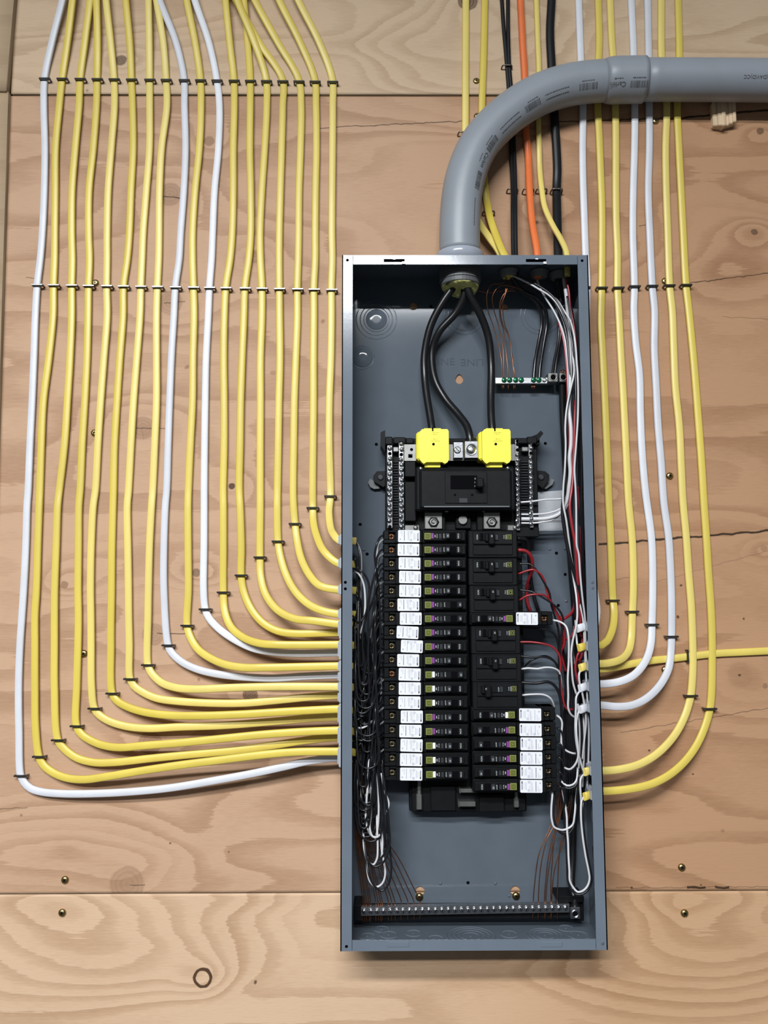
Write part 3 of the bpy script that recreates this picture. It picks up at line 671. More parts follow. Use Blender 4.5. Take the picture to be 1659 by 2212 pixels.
cable(c6([(490,0),(500,200),(510,370),(517,620),(527,750),(533,895),(545,1050),(568,1190)]), 'orange', 'orange round cable behind the conduit', .0108, .0090, topdep(.006, .042), top_tail(.045), 'round_cable', gt)
cable(c6([(565,0),(572,200),(577,330),(575,570),(578,700),(581,800),(591,900),(605,980),(640,1060),(680,1130),(706,1190)]), 'yellow', 'narrow yellow cable slanting over the thick black cable', .0086, .0062, lambda x, y, j, n: .0055 if j < 6 else .0055+.042*((j-5)/5), top_tail(.052), 'round_cable', gt)
cable(c6([(637,0),(630,150),(637,310),(650,540),(660,700),(664,800),(661,895),(663,1000),(665,1100),(668,1190)]), 'black_cable', 'thick black cable behind the conduit', .0135, .0095, topdep(.006, .03), top_tail(.035), 'flat_cable', gt)
for px, py, wp, dt, lab in [(999, 286, 19, .0085, 'brown metal staple over the yellow cable left of the conduit'), (1095.5, 142, 23, .009, 'brown metal staple over the black twin cables above the conduit'), (1056, 457, 26, .009, 'brown metal staple over the yellow cable right of the conduit leg'),
      (1107.5, 409, 24, .009, 'metal staple over the black twin cables below the conduit'), (1142, 409, 24, .0115, 'metal staple over the orange cable'), (1170.5, 409, 24, .0095, 'metal staple over the narrow yellow cable'), (1203.5, 409, 25, .012, 'metal staple over the thick black cable')]:
    staple(px, py, dt, lab, None, 'b', wpx=wp)
# connectors right side with cable jackets, and top connectors
for i, (px, py) in enumerate(STUBS):
    p = U(px, py, .062); b = MB(); b.box(BW-t-.0055, BW-t, .030, .072, p.z-.0085+.003, p.z+.0085+.003, .002); b.box(BW-t-.0095, BW-t-.0055, .036, .070, p.z-.0065+.003, p.z+.0065+.003, .001)
    o = b.build('cable_connector', 'connector'); tag(o, f'grey plastic cable connector inside the right wall, {ORD[i]} from the top', 'connector', 'cable connectors on the right side')
for px, d, r, lab in [(1099, .045, .0125, 'grey connector under the panel top where yellow cables enter'), (1165, .042, .012, 'grey connector under the panel top where the orange cable enters'), (1207, .035, .0125, 'grey connector under the panel top where the thick black cable enters')]:
    x = U(px, 590, d).x; b = MB(); zt = BT-t
    b.lathe((x, d, zt-.008), [(r*.72, -.004), (r, -.003), (r, .003), (r*1.18, .003), (r*1.18, .008)], 20, 'z'); b.lathe((x, d, BT), [(r*1.1, 0), (r*1.1, .004)], 20, 'z')
    tag(b.build('cable_connector', 'tabgrey'), lab, 'connector', 'connectors in the panel top')
x = U(1222, 548, .05).x; b = MB(); b.box(x-.009, x+.009, .040, .066, BT, BT+.004, .0012); b.lathe((x-.006, .062, BT+.004), [(.0022, 0), (.0022, .003)], 8, 'z'); b.lathe((x+.007, .062, BT+.004), [(.0022, 0), (.0022, .003)], 8, 'z')
tag(b.build('cable_clamp', 'alu'), 'silver clamp gripping the narrow yellow cable on the panel top', 'clamp')

# =================================================================== CONDUIT
con = thing('conduit', 'grey plastic conduit bending down into the top of the panel', 'conduit', (0, 0, 0))
CR = .0310
def cdep(x): return .050-.009*max(0, min(1, (x-1000)/300))
CP = [(993,548),(993,500),(998,420),(1012,361),(1036,311),(1070,271),(1113,235),(1166,204),(1227,184),(1300,175),(1390,172.5),(1450,172.5),(1560,173),(1659,174),(1860,176)]
cpath = spline([U(x, y, cdep(x)) for x, y in CP], .005)
cl = [0]
for i in range(1, len(cpath)): cl.append(cl[-1]+(cpath[i]-cpath[i-1]).length)
def at_s(s_):
    i = int(np.searchsorted(cl, s_)); i = max(1, min(len(cl)-1, i)); f = (s_-cl[i-1])/(cl[i]-cl[i-1])
    p = cpath[i-1].lerp(cpath[i], f); T = (cpath[min(i+1, len(cpath)-1)]-cpath[max(i-2, 0)]).normalized()
    n = Vector((0, -1, 0)); n = (n-T*T.dot(n)).normalized(); return p, T, n, T.cross(n)
def s_of(px):  # arc position of the conduit point nearest a picture x on the run
    tgt = min(range(len(CP)), key=lambda i: 0); best = None
    for i, p in enumerate(cpath):
        q = U(px, 174, cdep(px))
        dd = (p-q).length
        if best is None or dd < best[0]: best = (dd, cl[i])
    return best[1]
sB0, sB1 = s_of(1310), s_of(1394)
def pipe(b, s0, s1, rf, n=40, step=.006, mi=0, ends=True):
    k = max(2, int((s1-s0)/step)); vs = []
    for i in range(k+1):
        s_ = s0+(s1-s0)*i/k; p, T, n_, bb = at_s(s_); r = rf(s_)
        for j in range(n):
            a = 2*math.pi*j/n; vs.append(p+bb*(math.cos(a)*r)+n_*(math.sin(a)*r))
    b.add(vs, [(i*n+j, i*n+(j+1) % n, (i+1)*n+(j+1) % n, (i+1)*n+j) for i in range(k) for j in range(n)], mi, True)
    o = len(b.v)-len(vs); b.f.append([o+n-1-j for j in range(n)]); b.m.append(mi); b.sm.append(False); b.f.append([o+k*n+j for j in range(n)]); b.m.append(mi); b.sm.append(False)
b = MB(); pipe(b, 0, sB0, lambda s_: CR); pipe(b, sB0-.002, sB1, lambda s_: CR+.0032*min(1, max(0, (s_-sB0+.002)/.010))); b.build('elbow', 'pvc', con)
b = MB(); pipe(b, sB1-.004, cl[-1], lambda s_: CR+.0004, step=.02); b.build('straight_pipe', 'pvc', con)
p0 = cpath[0]; xc, dc = p0.x, -p0.y
b = MB(); b.lathe((xc, dc, BT), [(.0365, 0), (.0365, .017), (.0358, .0195), (.033, .0205)], 40, 'z'); b.build('terminal_adapter', 'pvc_light', con)
b = MB(); prof = []
for k in range(6): prof += [(.0300, -.0245+k*.0041), (.0315, -.0235+k*.0041), (.0315, -.0215+k*.0041), (.0300, -.0205+k*.0041)]
b.lathe((xc, dc, BT), [(.0285, -.031), (.0296, -.030)]+prof+[(.030, -.001)], 36, 'z', 0, False); b.build('threaded_end', 'thread', con)
# foam plug: lumpy
vs = []; fs = []; n = 26; rows = 10
for i in range(rows+1):
    for j in range(n):
        a = 2*math.pi*j/n; f = i/rows; r = .0282*math.sqrt(max(0, 1-f*f*.97)); q = Vector((math.cos(a)*r, math.sin(a)*r, -.030-.009*f))
        nz = mnoise.noise(q*95)*.006+mnoise.noise(q*230)*.003; lean = .004*math.cos(a+2.0)
        vs.append((xc+q.x, -dc+q.y, BT+q.z+(nz+lean)*min(1, f*3)-.001))
for i in range(rows):
    for j in range(n): fs.append((i*n+j, i*n+(j+1) % n, (i+1)*n+(j+1) % n, (i+1)*n+j))
fs.append([rows*n+j for j in range(n)]); b = MB(); b.add(vs, fs, 0, True); b.build('foam_seal', 'foam', con)
# print on the pipe: lettering and bar codes wrapped onto its surface
def wrap(b, vs, fs, s0, ang, rr, flip=False):
    out = []
    for (u, v) in vs:
        if flip: u, v = -u, -v
        p, T, n_, bb = at_s(s0+u); a = ang+v/rr
        out.append(p+(n_*math.cos(a)-bb*math.sin(a))*(rr+.00025))
    b.add(out, fs, 0)
def pr_text(b, body, s0, ang, size, rr, flip=True):
    vs, fs = text_mesh(body); wrap(b, [(v[0]*size, v[1]*size) for v in vs], fs, s0, ang, rr, flip)
def barcode(b, s0, ang, length, h, rr):
    u = -length/2
    while u < length/2:
        w_ = rnd.choice([.0005, .0005, .0009, .0014]); wrap(b, [(u+w_*c, -h/2+h*r_/5) for r_ in range(6) for c in (0, 1)], [(2*r_, 2*r_+1, 2*r_+3, 2*r_+2) for r_ in range(5)], s0, ang, rr); u += w_+rnd.choice([.0006, .0008, .0012])
def fine(b, s0, ang, length, h, rr):
    u = -length/2
    while u < length/2:
        w_ = min(rnd.uniform(.002, .0045), length/2-u+.0005); wrap(b, [(u, -h/2), (u+w_, -h/2), (u+w_, h/2), (u, h/2)], [(0, 1, 2, 3)], s0, ang, rr); u += w_+.0009
TH = -0.62   # around the pipe: towards the lower front of the run
b = MB(); rb = CR+.0032
sc1 = (sB0+sB1)/2
pr_text(b, 'Carlon', sB0+.011, TH-.10, .0072, rb+.0004); barcode(b, sB1-.016, TH-.12, .026, .0095, rb+.0002); fine(b, sB1-.016, TH+.14, .020, .0012, rb+.0002); fine(b, sB0+.012, TH+.13, .014, .0011, rb+.0002)
b.build('printed_marking', 'ink_pipe', con)
b = MB(); s_ = sB0-.038
barcode(b, s_, TH-.12, .030, .0095, CR); fine(b, s_, TH+.14, .020, .0012, CR)
fine(b, s_-.055, TH+.02, .044, .0014, CR); fine(b, s_-.055, TH-.2, .044, .0014, CR)
barcode(b, s_-.103, TH-.1, .030, .0095, CR); fine(b, s_-.10, TH+.14, .020, .0012, CR)
fine(b, s_-.152, TH+.02, .044, .0014, CR); fine(b, s_-.152, TH-.2, .044, .0014, CR)
barcode(b, s_-.202, TH-.1, .030, .0095, CR); fine(b, s_-.202, TH+.14, .020, .0012, CR)
pr_text(b, 'Carlon', s_-.235, TH-.10, .0072, CR+.0002); fine(b, s_-.235, TH+.13, .014, .0011, CR)
barcode(b, s_-.272, TH-.1, .030, .0095, CR); fine(b, s_-.325, TH-.05, .044, .0014, CR)
b.build('printed_marking', 'ink_pipe', con)
b = MB(); pr_text(b, '(DAVID)CC', s_of(1617), -.42, .0054, CR+.0006); pr_text(b, '20', s_of(1659), -.42, .0054, CR+.0006); b.build('printed_marking', 'ink_pipe', con)
# split wood shim behind the pipe
b = MB(); z1 = U(1560, 205, .03).z
for k, (xa, xb, yb) in enumerate([(1538, 1548, 276), (1547, 1556, 277), (1555, 1563, 279), (1562, 1572, 275), (1571, 1579, 273), (1578, 1585, 271)]):
    p, q = U(xa, yb, .006), U(xb, yb, .006); b.box(p.x, q.x+.0004, .0, .012+.0025*(k % 3), p.z, z1, .0014)
M['shim'] = mat('split_pine', (.66, .50, .33), .6, 0, .22, 14, .3, 60, stretch=(9, 9, .6))
tag(b.build('wood_shim', 'shim'), 'splintered pale wood shim wedged behind the conduit', 'shim')

# =================================================================== WOOD SCREWS
def wood_screw_mesh():
    b = MB(); b.lathe((0, 0, 0), [(.0056, -.001), (.0058, .0004), (.0054, .0016), (.0042, .0028), (.0024, .0034)], 18); return b.mesh('wood_screw', [M['brass']])
ws = wood_screw_mesh()
sl = MB(); sl.box(-.0024, .0024, .0032, .0037, -.0006, .0006); sl.box(-.0006, .0006, .0032, .0038, -.0024, .0024); slm = sl.mesh('drive_recess', [M['hole']])
WS = [(140, 1901, 'upper brass screw at lower left of the wall'), (134, 1972, 'lower brass screw at lower left, below the plywood joint'), (181, 1412, 'brass screw between the fourth and fifth cables near the left bends'), (206, 611, 'brass screw beside the fourth cable by the middle staple row'), (204, 935, 'brass screw half hidden by the fifth cable from the left'),
      (1029, 175, 'brass screw between two yellow cables above the conduit'), (1031, 251, 'brass screw touching the outside of the conduit bend'), (1416, 261, 'dark brass screw under the straight conduit between white and yellow cables'), (1437, 607, 'brass screw peeking out above the staple of the inner outermost cable'), (1447, 1028, 'brass screw right of the right white cable'), (1437, 1447, 'brass screw behind the right white cable bend'),
      (1473, 1874, 'upper brass screw at lower right of the wall'), (1479, 1973, 'lower brass screw at lower right, below the plywood joint'), (906, 1938, 'brass screw in the left bottom keyhole of the panel'), (1115, 1936, 'brass screw in the right bottom keyhole of the panel')]
for px, py, lab in WS:
    inb = 800 < px < 1200 and py > 600; d = .0035 if inb else .0008
    p = U(px, py, d+.001); e = thing('wood_screw', lab, 'screw', (p.x, -d, p.z), 'brass screws in the plywood'); e.rotation_euler = (0, rnd.uniform(0, 1.5), 0)
    for nm, me in (('screw_head', ws), ('drive_recess', slm)):
        o = bpy.data.objects.new(nm, me); C.objects.link(o); o.parent = e

# =================================================================== INTERIOR: bus base, neutral bars
DB = .052
base = thing('panel_interior', 'black plastic interior base carrying the bus bars and neutral bars', 'panel interior', (0, 0, 0))
def pbox(b, x0, y0, x1, y1, d0, d1, c=.0012, mi=0):
    p, q = U(x0, y0, d1), U(x1, y1, d1); b.box(p.x, q.x, d0, d1, q.z, p.z, c, mi)
b = MB()
pbox(b, 886, 1120, 1138, 1753, .004, .034); pbox(b, 884, 1690, 906, 1752, .004, .026); pbox(b, 1118, 1700, 1136, 1752, .004, .038); pbox(b, 930, 1700, 985, 1752, .02, .040); pbox(b, 1035, 1716, 1090, 1754, .02, .040)
pbox(b, 880, 957, 1113, 1146, .004, .036); pbox(b, 838, 947, 1166, 962, .004, .044)
pbox(b, 832, 946, 882, 1146, .004, .040); pbox(b, 1112, 946, 1164, 1147, .004, .040)
pbox(b, 832, 943, 848, 960, .02, DB+.004); pbox(b, 850, 944, 876, 958, .02, DB); pbox(b, 877, 946, 893, 958, .02, DB-.003); pbox(b, 893, 952, 1113, 960, .02, .045)
pbox(b, 874, 996, 898, 1030, .03, .056); pbox(b, 874, 1040, 899, 1126, .03, .050); pbox(b, 1113, 946, 1140, 958, .02, DB); pbox(b, 1138, 943, 1160, 958, .02, DB+.003)
pbox(b, 834, 1140, 872, 1160, .01, .046); pbox(b, 1110, 1138, 1165, 1160, .01, .046); pbox(b, 955, 1100, 962, 1146, .02, .05); pbox(b, 1030, 1100, 1044, 1146, .02, .05)
b.build('base_frame', 'plastic', base)
for sx in (0, 1):   # moulded fins at the top corners
    o_ = [(822, 934), (832, 929), (832, 975), (822, 962)] if sx == 0 else [(1136, 948), (1160, 938), (1168, 930), (1174, 936), (1163, 951), (1150, 960)]
    b = MB(); b.prism([wz(*q, .05) for q in o_][::1], .012, .05); b.build('corner_fin', 'plastic', base)
    cxp = 824 if sx == 0 else 1170
    o_ = [(cxp-16, 1040), (cxp-18, 1028), (cxp-10, 1018), (cxp+14, 1017), (cxp+14, 1044), (cxp+4, 1052)] if sx == 0 else [(cxp-12, 1044), (cxp-12, 1016), (cxp+8, 1018), (cxp+17, 1026), (cxp+16, 1038), (cxp+2, 1054)]
    b = MB(); b.prism([wz(*q, .02) for q in o_], .004, .020); ear = b.build('mounting_ear', 'plastic2', base)
    x, z = wz(cxp-2 if sx == 0 else cxp-1, 1031, .02); b = MB(); b.lathe((x, .020, z), [(.0048, 0), (.0048, .0012), (.003, .0018)], 14); b.build('mounting_screw', 'plastic3', ear)
    o_ = [(795, 1042), (800, 1034), (818, 1046), (820, 1055), (808, 1056), (800, 1052)] if sx == 0 else [(1172, 1053), (1190, 1034), (1197, 1036), (1194, 1046), (1180, 1056)]
    b = MB(); b.prism([wz(*q, .012) for q in o_], .003, .011); b.build('spring_tab', 'tabgrey', base)
# fins between the neutral bars
b = MB()
for side in (0, 1):
    for k in range(24):
        y = 997+k*5.75
        x0, x1 = (849, 860) if side == 0 else (1125, 1140)
        pbox(b, x0, y, x1, y+1.6, .03, .043, .0003)
b.build('insulating_rib', 'plastic3', base).__setitem__('kind', 'stuff')
def term_bar(x0, x1, y0, y1, ys, r=4.9, holes=(), slant=0):
    b = MB(); p, q = U(x0, y0, DB), U(x1, y1, DB); b.box(p.x, q.x, DB-.010, DB, q.z, p.z, .0006); br = b.build('neutral_bar', 'alu', base)
    for k, y in enumerate(ys):
        x, z = wz((x0+x1)/2+1.2*math.sin(k*2.3), y, DB); b = MB(); rr = r/1480
        b.lathe((x, DB-.0005, z), [(rr, 0), (rr, .0014+.0012*(k % 3)/2), (rr*.7, .0024+.0012*(k % 3)/2), (rr*.2, .0027+.0012*(k % 3)/2)], 12)
        a = k*1.3; ca, sa = math.cos(a)*rr*.75, math.sin(a)*rr*.75; h = DB+.0024+.0012*(k % 3)/2
        so_ = b.build('terminal_screw', 'alu', br)
        b = MB(); b.prism([(x-ca-sa*.15, z-sa+ca*.15), (x-ca+sa*.15, z-sa-ca*.15), (x+ca+sa*.15, z+sa-ca*.15), (x+ca-sa*.15, z+sa+ca*.15)], h-.0008, h); b.build('slot', 'hole', br)
    for y in holes:
        x, z = wz((x0+x1)/2, y, DB); b = MB(); b.prism(disc(x, z, .0027, 12), DB-.0002, DB+.0002); b.build('wire_hole', 'hole', br)
    return br
term_bar(836, 848, 951, 1141, [969]+[991+11.15*k for k in range(13)], holes=[980, 1138])
term_bar(861, 873, 953, 1144, [959, 971]+[993+11.15*k for k in range(14)], holes=[982])
term_bar(1112, 1124, 949, 1146, [983+10.95*k for k in range(15)], holes=[960, 972])
term_bar(1141, 1153, 950, 1140, [957, 968]+[989+11.0*k for k in range(14)], holes=[979])
b = MB(); pbox(b, 849, 965, 861, 976, .042, DB+.001, .001); b.build('bar_strap', 'alu_dull', base); b = MB(); pbox(b, 1127, 965, 1141, 975, .042, DB+.001, .001); b.build('bar_strap', 'alu_dull', base)
# neutral cross plate with holes and the two middle lugs
p, q = U(873, 960, .05), U(1113, 995, .05)
hx, hz = wz(889, 971, .05); b = MB(); sq = [wz(*c, .05) for c in [(882, 989), (891, 989), (891, 981), (882, 981)]]
b.prism([(p.x, q.z), (q.x, q.z), (q.x, p.z), (p.x, p.z)], .046, .050, 0, [disc(hx, hz, .0024, 10), sq]); b.build('neutral_plate', 'alu_dull', base)
b = MB(); pbox(b, 979, 954, 1001, 990, .05, .060, .001); lug = b.build('neutral_lug', 'alu', base)
x, z = wz(988, 972, .060); b = MB(); b.lathe((x, .060, z), [(.0052, 0), (.0052, .0012), (.004, .0018)], 16); b.build('lug_screw', 'alu', lug)
b = MB(); b.prism([(x-.0035, z+.0034), (x-.0029, z+.004), (x+.0035, z-.0034), (x+.0029, z-.004)], .0615, .0620); b.build('slot', 'hole', lug)
b = MB(); pbox(b, 1003, 952, 1034, 990, .05, .066, .001); lug = b.build('neutral_lug', 'alu', base)
x, z = wz(1018, 971, .066); b = MB(); b.lathe((x, .066, z), [(.0088, 0), (.0088, .0008), (.0076, .0010), (.0072, .0002), (.0058, -.0002), (.0056, .0006), (.002, .0010)], 22); b.build('lug_screw', 'alu', lug)
# lower bus connections
for x0, x1 in ((917, 956), (1044, 1081)):
    b = MB(); pbox(b, x0, 1106, x1, 1143, .036, .052, .001); pl = b.build('bus_connector', 'alu_dull', base)
    x, z = wz((x0+x1)/2, 1128, .052); b = MB(); b.lathe((x, .052, z), [(.0085, 0), (.0085, .0006), (.0072, .0008)], 6, smooth=False); b.lathe((x, .052, z), [(.0060, .0008), (.0058, .0022), (.0036, .0026), (.0034, .0012), (.0016, .0012), (.0014, .0042)], 14, mi=1); b.build('hex_bolt', ['plastic2', 'alu_dull'], pl)
x, z = wz(1000, 1123, .05); b = MB(); pbox(b, 984, 1107, 1018, 1142, .03, .046); b.lathe((x, .046, z), [(.0072, 0), (.0072, .003), (.006, .004)], 18, mi=1); b.build('centre_bolt', ['plastic', 'alu_dull'], base)
for x0, x1 in ((874, 906), (1096, 1114)):
    b = MB(); pbox(b, x0, 1134, x1, 1146, .036, .048, .0008); x, z = wz((x0+x1)/2+8, 1140, .048); b.lathe((x, .048, z), [(.0038, 0), (.0034, .0014), (.001, .0018)], 12); b.build('bus_end', 'alu_dull', base)
# mounting rails and bus stabs below the breakers
b = MB(); pbox(b, 901, 1684, 910, 1718, .026, .042); pbox(b, 899, 1716, 912, 1750, .026, .042); b.build('mounting_rail', 'alu_dull', base)
b = MB(); pbox(b, 1112, 1708, 1120, 1727, .038, .044); pbox(b, 1110, 1725, 1122, 1745, .038, .044); b.build('mounting_rail', 'alu_dull', base)
for x0, y0, x1, y1 in ((993, 1704, 1030, 1713), (991, 1732, 1028, 1743)):
    b = MB(); pbox(b, x0, y0, x1, y1, .034, .048, .001); pbox(b, x0-1, y0-1, x0+2, y1+1, .034, .050, .0005); b.build('bus_stab', 'alu_dull', base)

# main breaker
mainb = thing('main_breaker', 'large black main breaker below the two yellow lug covers', 'breaker', (0, 0, 0))
b = MB(); pbox(b, 897, 1008, 1114, 1103, .03, .068, .003); pbox(b, 905, 1012, 1108, 1100, .06, .074, .004); pbox(b, 961, 1019, 1053, 1087, .07, .0755, .0006); b.build('breaker_body', 'plastic2', mainb)
b = MB(); pbox(b, 973, 1027, 1031, 1057, .0742, .0758, .0002); b.build('handle_recess', 'hole', mainb)
b = MB(); pbox(b, 1029, 1031, 1046, 1053, .074, .092, .002); b.build('switch_handle', 'plastic', mainb)
b = MB()
for k in range(3): pbox(b, 1025, 1032+k*8, 1028, 1036+k*8, .0757, .0764, .0002)
b.build('handle_mark', 'tabgrey', mainb)
b = MB(); pbox(b, 916, 1093, 1101, 1095.6, .0725, .0745, .0004); b.build('lower_rib', 'tabgrey', mainb)
b = MB(); pbox(b, 992, 1076, 1010, 1086, .0754, .0758, .0002); b.build('inset_plate', 'plastic3', mainb)
b = MB()
for px in (983, 1020): x, z = wz(px, 1069, .0757); b.prism(disc(x, z, .0018, 10), .0754, .0757)
b.build('small_hole', 'hole', mainb)
for px, py, d in [(909, 1012, .070), (1097, 1011, .070), (965, 1103, .060), (1044, 1102, .060)]:
    x, z = wz(px, py, d); b = MB(); b.lathe((x, d-.004, z), [(.0032, 0), (.0032, .003), (.0024, .005), (.0008, .0056)], 12); b.build('cover_screw', 'alu', mainb)

# yellow lug covers
def lug_cover(x0, x1, label):
    c = U((x0+x1)/2, 962, .045); e = thing('lug_cover', label, 'lug cover', c, 'yellow lug covers')
    b = MB(); d1 = .078; p, q = U(x0, 927, d1), U(x1, 998, d1)
    X0, X1, Z1, Z0 = p.x, q.x, p.z, q.z
    b.prism([(X0+.003, Z0), (X0+.006, Z0-.0025), (X0+.010, Z0), (X1-.010, Z0), (X1-.006, Z0-.0025), (X1-.002, Z0), (X1, Z0+.004), (X1, Z1-.003), (X1-.002, Z1), (X0+.004, Z1), (X0, Z1-.004), (X0, Z0+.004)], .066, d1)
    b.box(X0-.0042, X1+.001, .040, .070, Z0+.004, Z1-.002, .003)
    xm = (X0+X1)/2-.002
    b.prism([(xm-.014, Z1-.001), (xm+.014, Z1-.001), (xm+.012, Z1+.0022), (xm-.012, Z1+.0022)], .045, .073)
    b.build('cover_shell', 'cap', e)
    b = MB(); b.box(xm-.0118, xm+.0116, .055, .070, Z0-.0068, Z0+.001, .0008); b.build('pull_tab', 'cap', e)
    b = MB(); b.box(xm-.001, xm+.001, .06, .0785, Z1-.003, Z1+.0026); b.lathe((xm+.001, d1-.0003, wz(938, 959.5, d1)[1]), [(.0020, 0), (.0020, .0005)], 12, smooth=False); b.build('sight_hole', 'hole', e)
    xe, ze = xm+.0038, wz(938, 943, d1)[1]; s_ = .0066; b = MB()
    o_ = [(xe-s_, ze-s_), (xe+s_, ze-s_), (xe+s_, ze+s_), (xe-s_, ze+s_)]; i_ = [(xe+(x-xe)*.86, ze+(z-ze)*.86) for x, z in o_]
    b.prism(o_, d1-.0003, d1+.0006, 0, [i_]); b.box(xe-.0024, xe-.0016, d1-.0003, d1+.0006, ze-.0040, ze+.0040); b.box(xe-.0040, xe+.0032, d1-.0003, d1+.0006, ze+.0034, ze+.0042); b.box(xe+.0030, xe+.0038, d1-.0003, d1+.0006, ze-.0030, ze+.0042); b.box(xe-.0024, xe+.0032, d1-.0003, d1+.0006, ze-.0041, ze-.0033)
    b.build('moulded_emblem', 'cap', e); return e
lug_cover(906, 970, 'left yellow plastic lug cover above the main breaker')
lug_cover(1041, 1104, 'right yellow plastic lug cover above the main breaker')

# =================================================================== BREAKERS (outer end at x = 0, running inward along +x)
PX = .000668     # metres per photo pixel at the breaker faces
DF = .070        # front of the body
def new_obj(name, me, parent): o = bpy.data.objects.new(name, me); C.objects.link(o); o.parent = parent; return o
def mesh_single_body():
    b = MB(); h = 14.6*PX
    b.box(0, 36*PX, .030, DF-.012, -h, h*.93, .001); b.box(0, 12*PX, .03, DF-.004, -h*.5, h*.93, .0012); b.box(0, 27*PX, .03, DF-.005, -h, -h*.42, .001)
    b.box(12*PX, 27*PX, .03, DF-.006, h*.62, h*.93, .0008); b.box(25*PX, 84*PX, .030, DF, -h, h*.93, .0012)
    b.box(84*PX, 180*PX, .030, DF-.002, -h, h*.93, .0012); b.box(87*PX, 178*PX, DF-.003, DF+.003, -h*.72, h*.66, .0014); b.box(126*PX, 170*PX, DF, DF+.0042, -h*.55, h*.5, .001)
    b.box(-1.5*PX, 20*PX, .028, .042, -h, h*.9, .001)
    return b.mesh('breaker_body', [M['plastic']])
def mesh_slot(): b = MB(); b.box(143*PX, 157*PX, DF+.0040, DF+.0045, -7.2*PX, 6.8*PX); b.box(119*PX, 126*PX, DF+.0026, DF+.0032, -6*PX, 6*PX); return b.mesh('handle_slot', [M['hole']])
def mesh_toggle(x0): b = MB(); b.box(x0*PX, (x0+9)*PX, DF+.003, DF+.0088, -6.2*PX, 6.0*PX, .0012); return b.mesh('switch_handle', [M['plastic3']])
def mesh_window(): b = MB(); b.box(120*PX, 125.5*PX, DF+.003, DF+.0034, -5*PX, 5*PX); b.box(120*PX, 125.5*PX, DF+.0034, DF+.004, -5.2*PX, -4.4*PX); return b.mesh('trip_window', [M['plastic3']])
def mesh_badge(s=7.0): b = MB(); b.box(-s*PX, s*PX, DF+.0028, DF+.0036, -s*PX, s*PX, .0003); return b.mesh('maker_badge', [M['olive']])
def mesh_emblem(s=7.0):
    b = MB(); q = s*PX; d0, d1 = DF+.0036, DF+.0039
    def fr(k0, k1): b.prism([(-q*k0, -q*k0), (q*k0, -q*k0), (q*k0, q*k0), (-q*k0, q*k0)], d0, d1, 0, [[(-q*k1, -q*k1), (q*k1, -q*k1), (q*k1, q*k1), (-q*k1, q*k1)]])
    fr(.70, .52); fr(.40, .22); return b.mesh('emblem', [M['olive_dark']])
def mesh_demblem():
    b = MB(); q = 5.4*PX; d0, d1 = DF+.0036, DF+.0039
    def fr(k0, k1): b.prism([(-q*k0, -q*k0), (q*k0, -q*k0), (q*k0, q*k0), (-q*k0, q*k0)], d0, d1, 0, [[(-q*k1, -q*k1), (q*k1, -q*k1), (q*k1, q*k1), (-q*k1, q*k1)]])
    fr(.80, .58); b.box(-q*.32, q*.32, d0, d1, -q*.32, q*.32); return b.mesh('emblem', [M['plastic']])
def mesh_button(m_): b = MB(); b.box(102.8*PX, 108.6*PX, DF+.0025, DF+.0044, -6*PX, 6.4*PX, .0005); return b.mesh('test_button', [M[m_]])
def mesh_label(): b = MB(); w2, h2, c = 23.4*PX, 13.2*PX, 1.6*PX; b.prism([(-w2+c, -h2), (w2-c, -h2), (w2, -h2+c), (w2, h2-c), (w2-c, h2), (-w2+c, h2), (-w2, h2-c), (-w2, -h2+c)], DF, DF+.00035); return b.mesh('label', [M['label']])
def mesh_print(variant):
    b = MB(); W2, H2 = 46.8*PX, 26.4*PX
    def bar(u0, v0, u1, v1, mi=0): b.box((.5-u0)*W2, (.5-u1)*W2, DF+.0003, DF+.00050, (v0-.5)*H2, (v1-.5)*H2, 0, mi)
    def words(u0, v0, u1, v1, mi=1):
        v = v0
        while v < v1-.02: l = min(rnd.uniform(.05, .13), v1-v); m0 = (u0+u1)/2; hw_ = (u1-u0)*.32; bar(m0-hw_, v, m0+hw_, v+l, mi); v += l+.016
    bar(.055, .12, .105, .30); bar(.055, .32, .105, .78, 1)
    for k in range(7): bar(.062, .34+k*.06, .098, .365+k*.06)
    words(.135, .25, .146, .72); words(.20, .22, .225, .72); words(.255, .2, .285, .8)
    dv = .18 if variant < 2 else .84
    for (u, v) in ((.40, dv), (.385, .82)) if variant < 2 else ((.36, .85), (.67, .84)):
        n = 14; x, z = (.5-u)*W2, (v-.5)*H2; b.prism(disc(x, z, .0018, n), DF+.0003, DF+.0005, 1, [disc(x, z, .0013, n)]); b.box(x-.0006, x+.0006, DF+.0003, DF+.0005, z-.0005, z+.0005, 0, 1)
    words(.40, .45, .42, .72); words(.47, .3 if variant else .1, .485, .92); words(.51, .2, .545, .92); words(.565, .6, .58, .92)
    words(.69, .14, .73, .92, 0 if variant == 0 else 1); words(.80, .5, .825, .92); words(.85, .7, .868, .92); words(.895, .72, .91, .92); bar(.87, .2, .93, .3, 1)
    return b.mesh('label_print', [M['ink'], M['ink_grey']])
def mesh_screw(m_):
    b = MB(); b.lathe((17*PX, DF-.012, .3*PX), [(.0043, 0), (.0043, .0012), (.0038, .0020), (.0026, .0022), (.0018, .0012), (.0006, .0010)], 16)
    return b.mesh('terminal_screw', [M[m_]])
def mesh_sslot(): b = MB(); b.box(17*PX-.0035, 17*PX+.0035, DF-.0100, DF-.0096, .3*PX-.0005, .3*PX+.0005); b.box(17*PX-.0005, 17*PX+.0005, DF-.0100, DF-.0095, .3*PX-.0035, .3*PX+.0035); return b.mesh('drive_slot', [M['hole']])
A90 = -math.pi/2
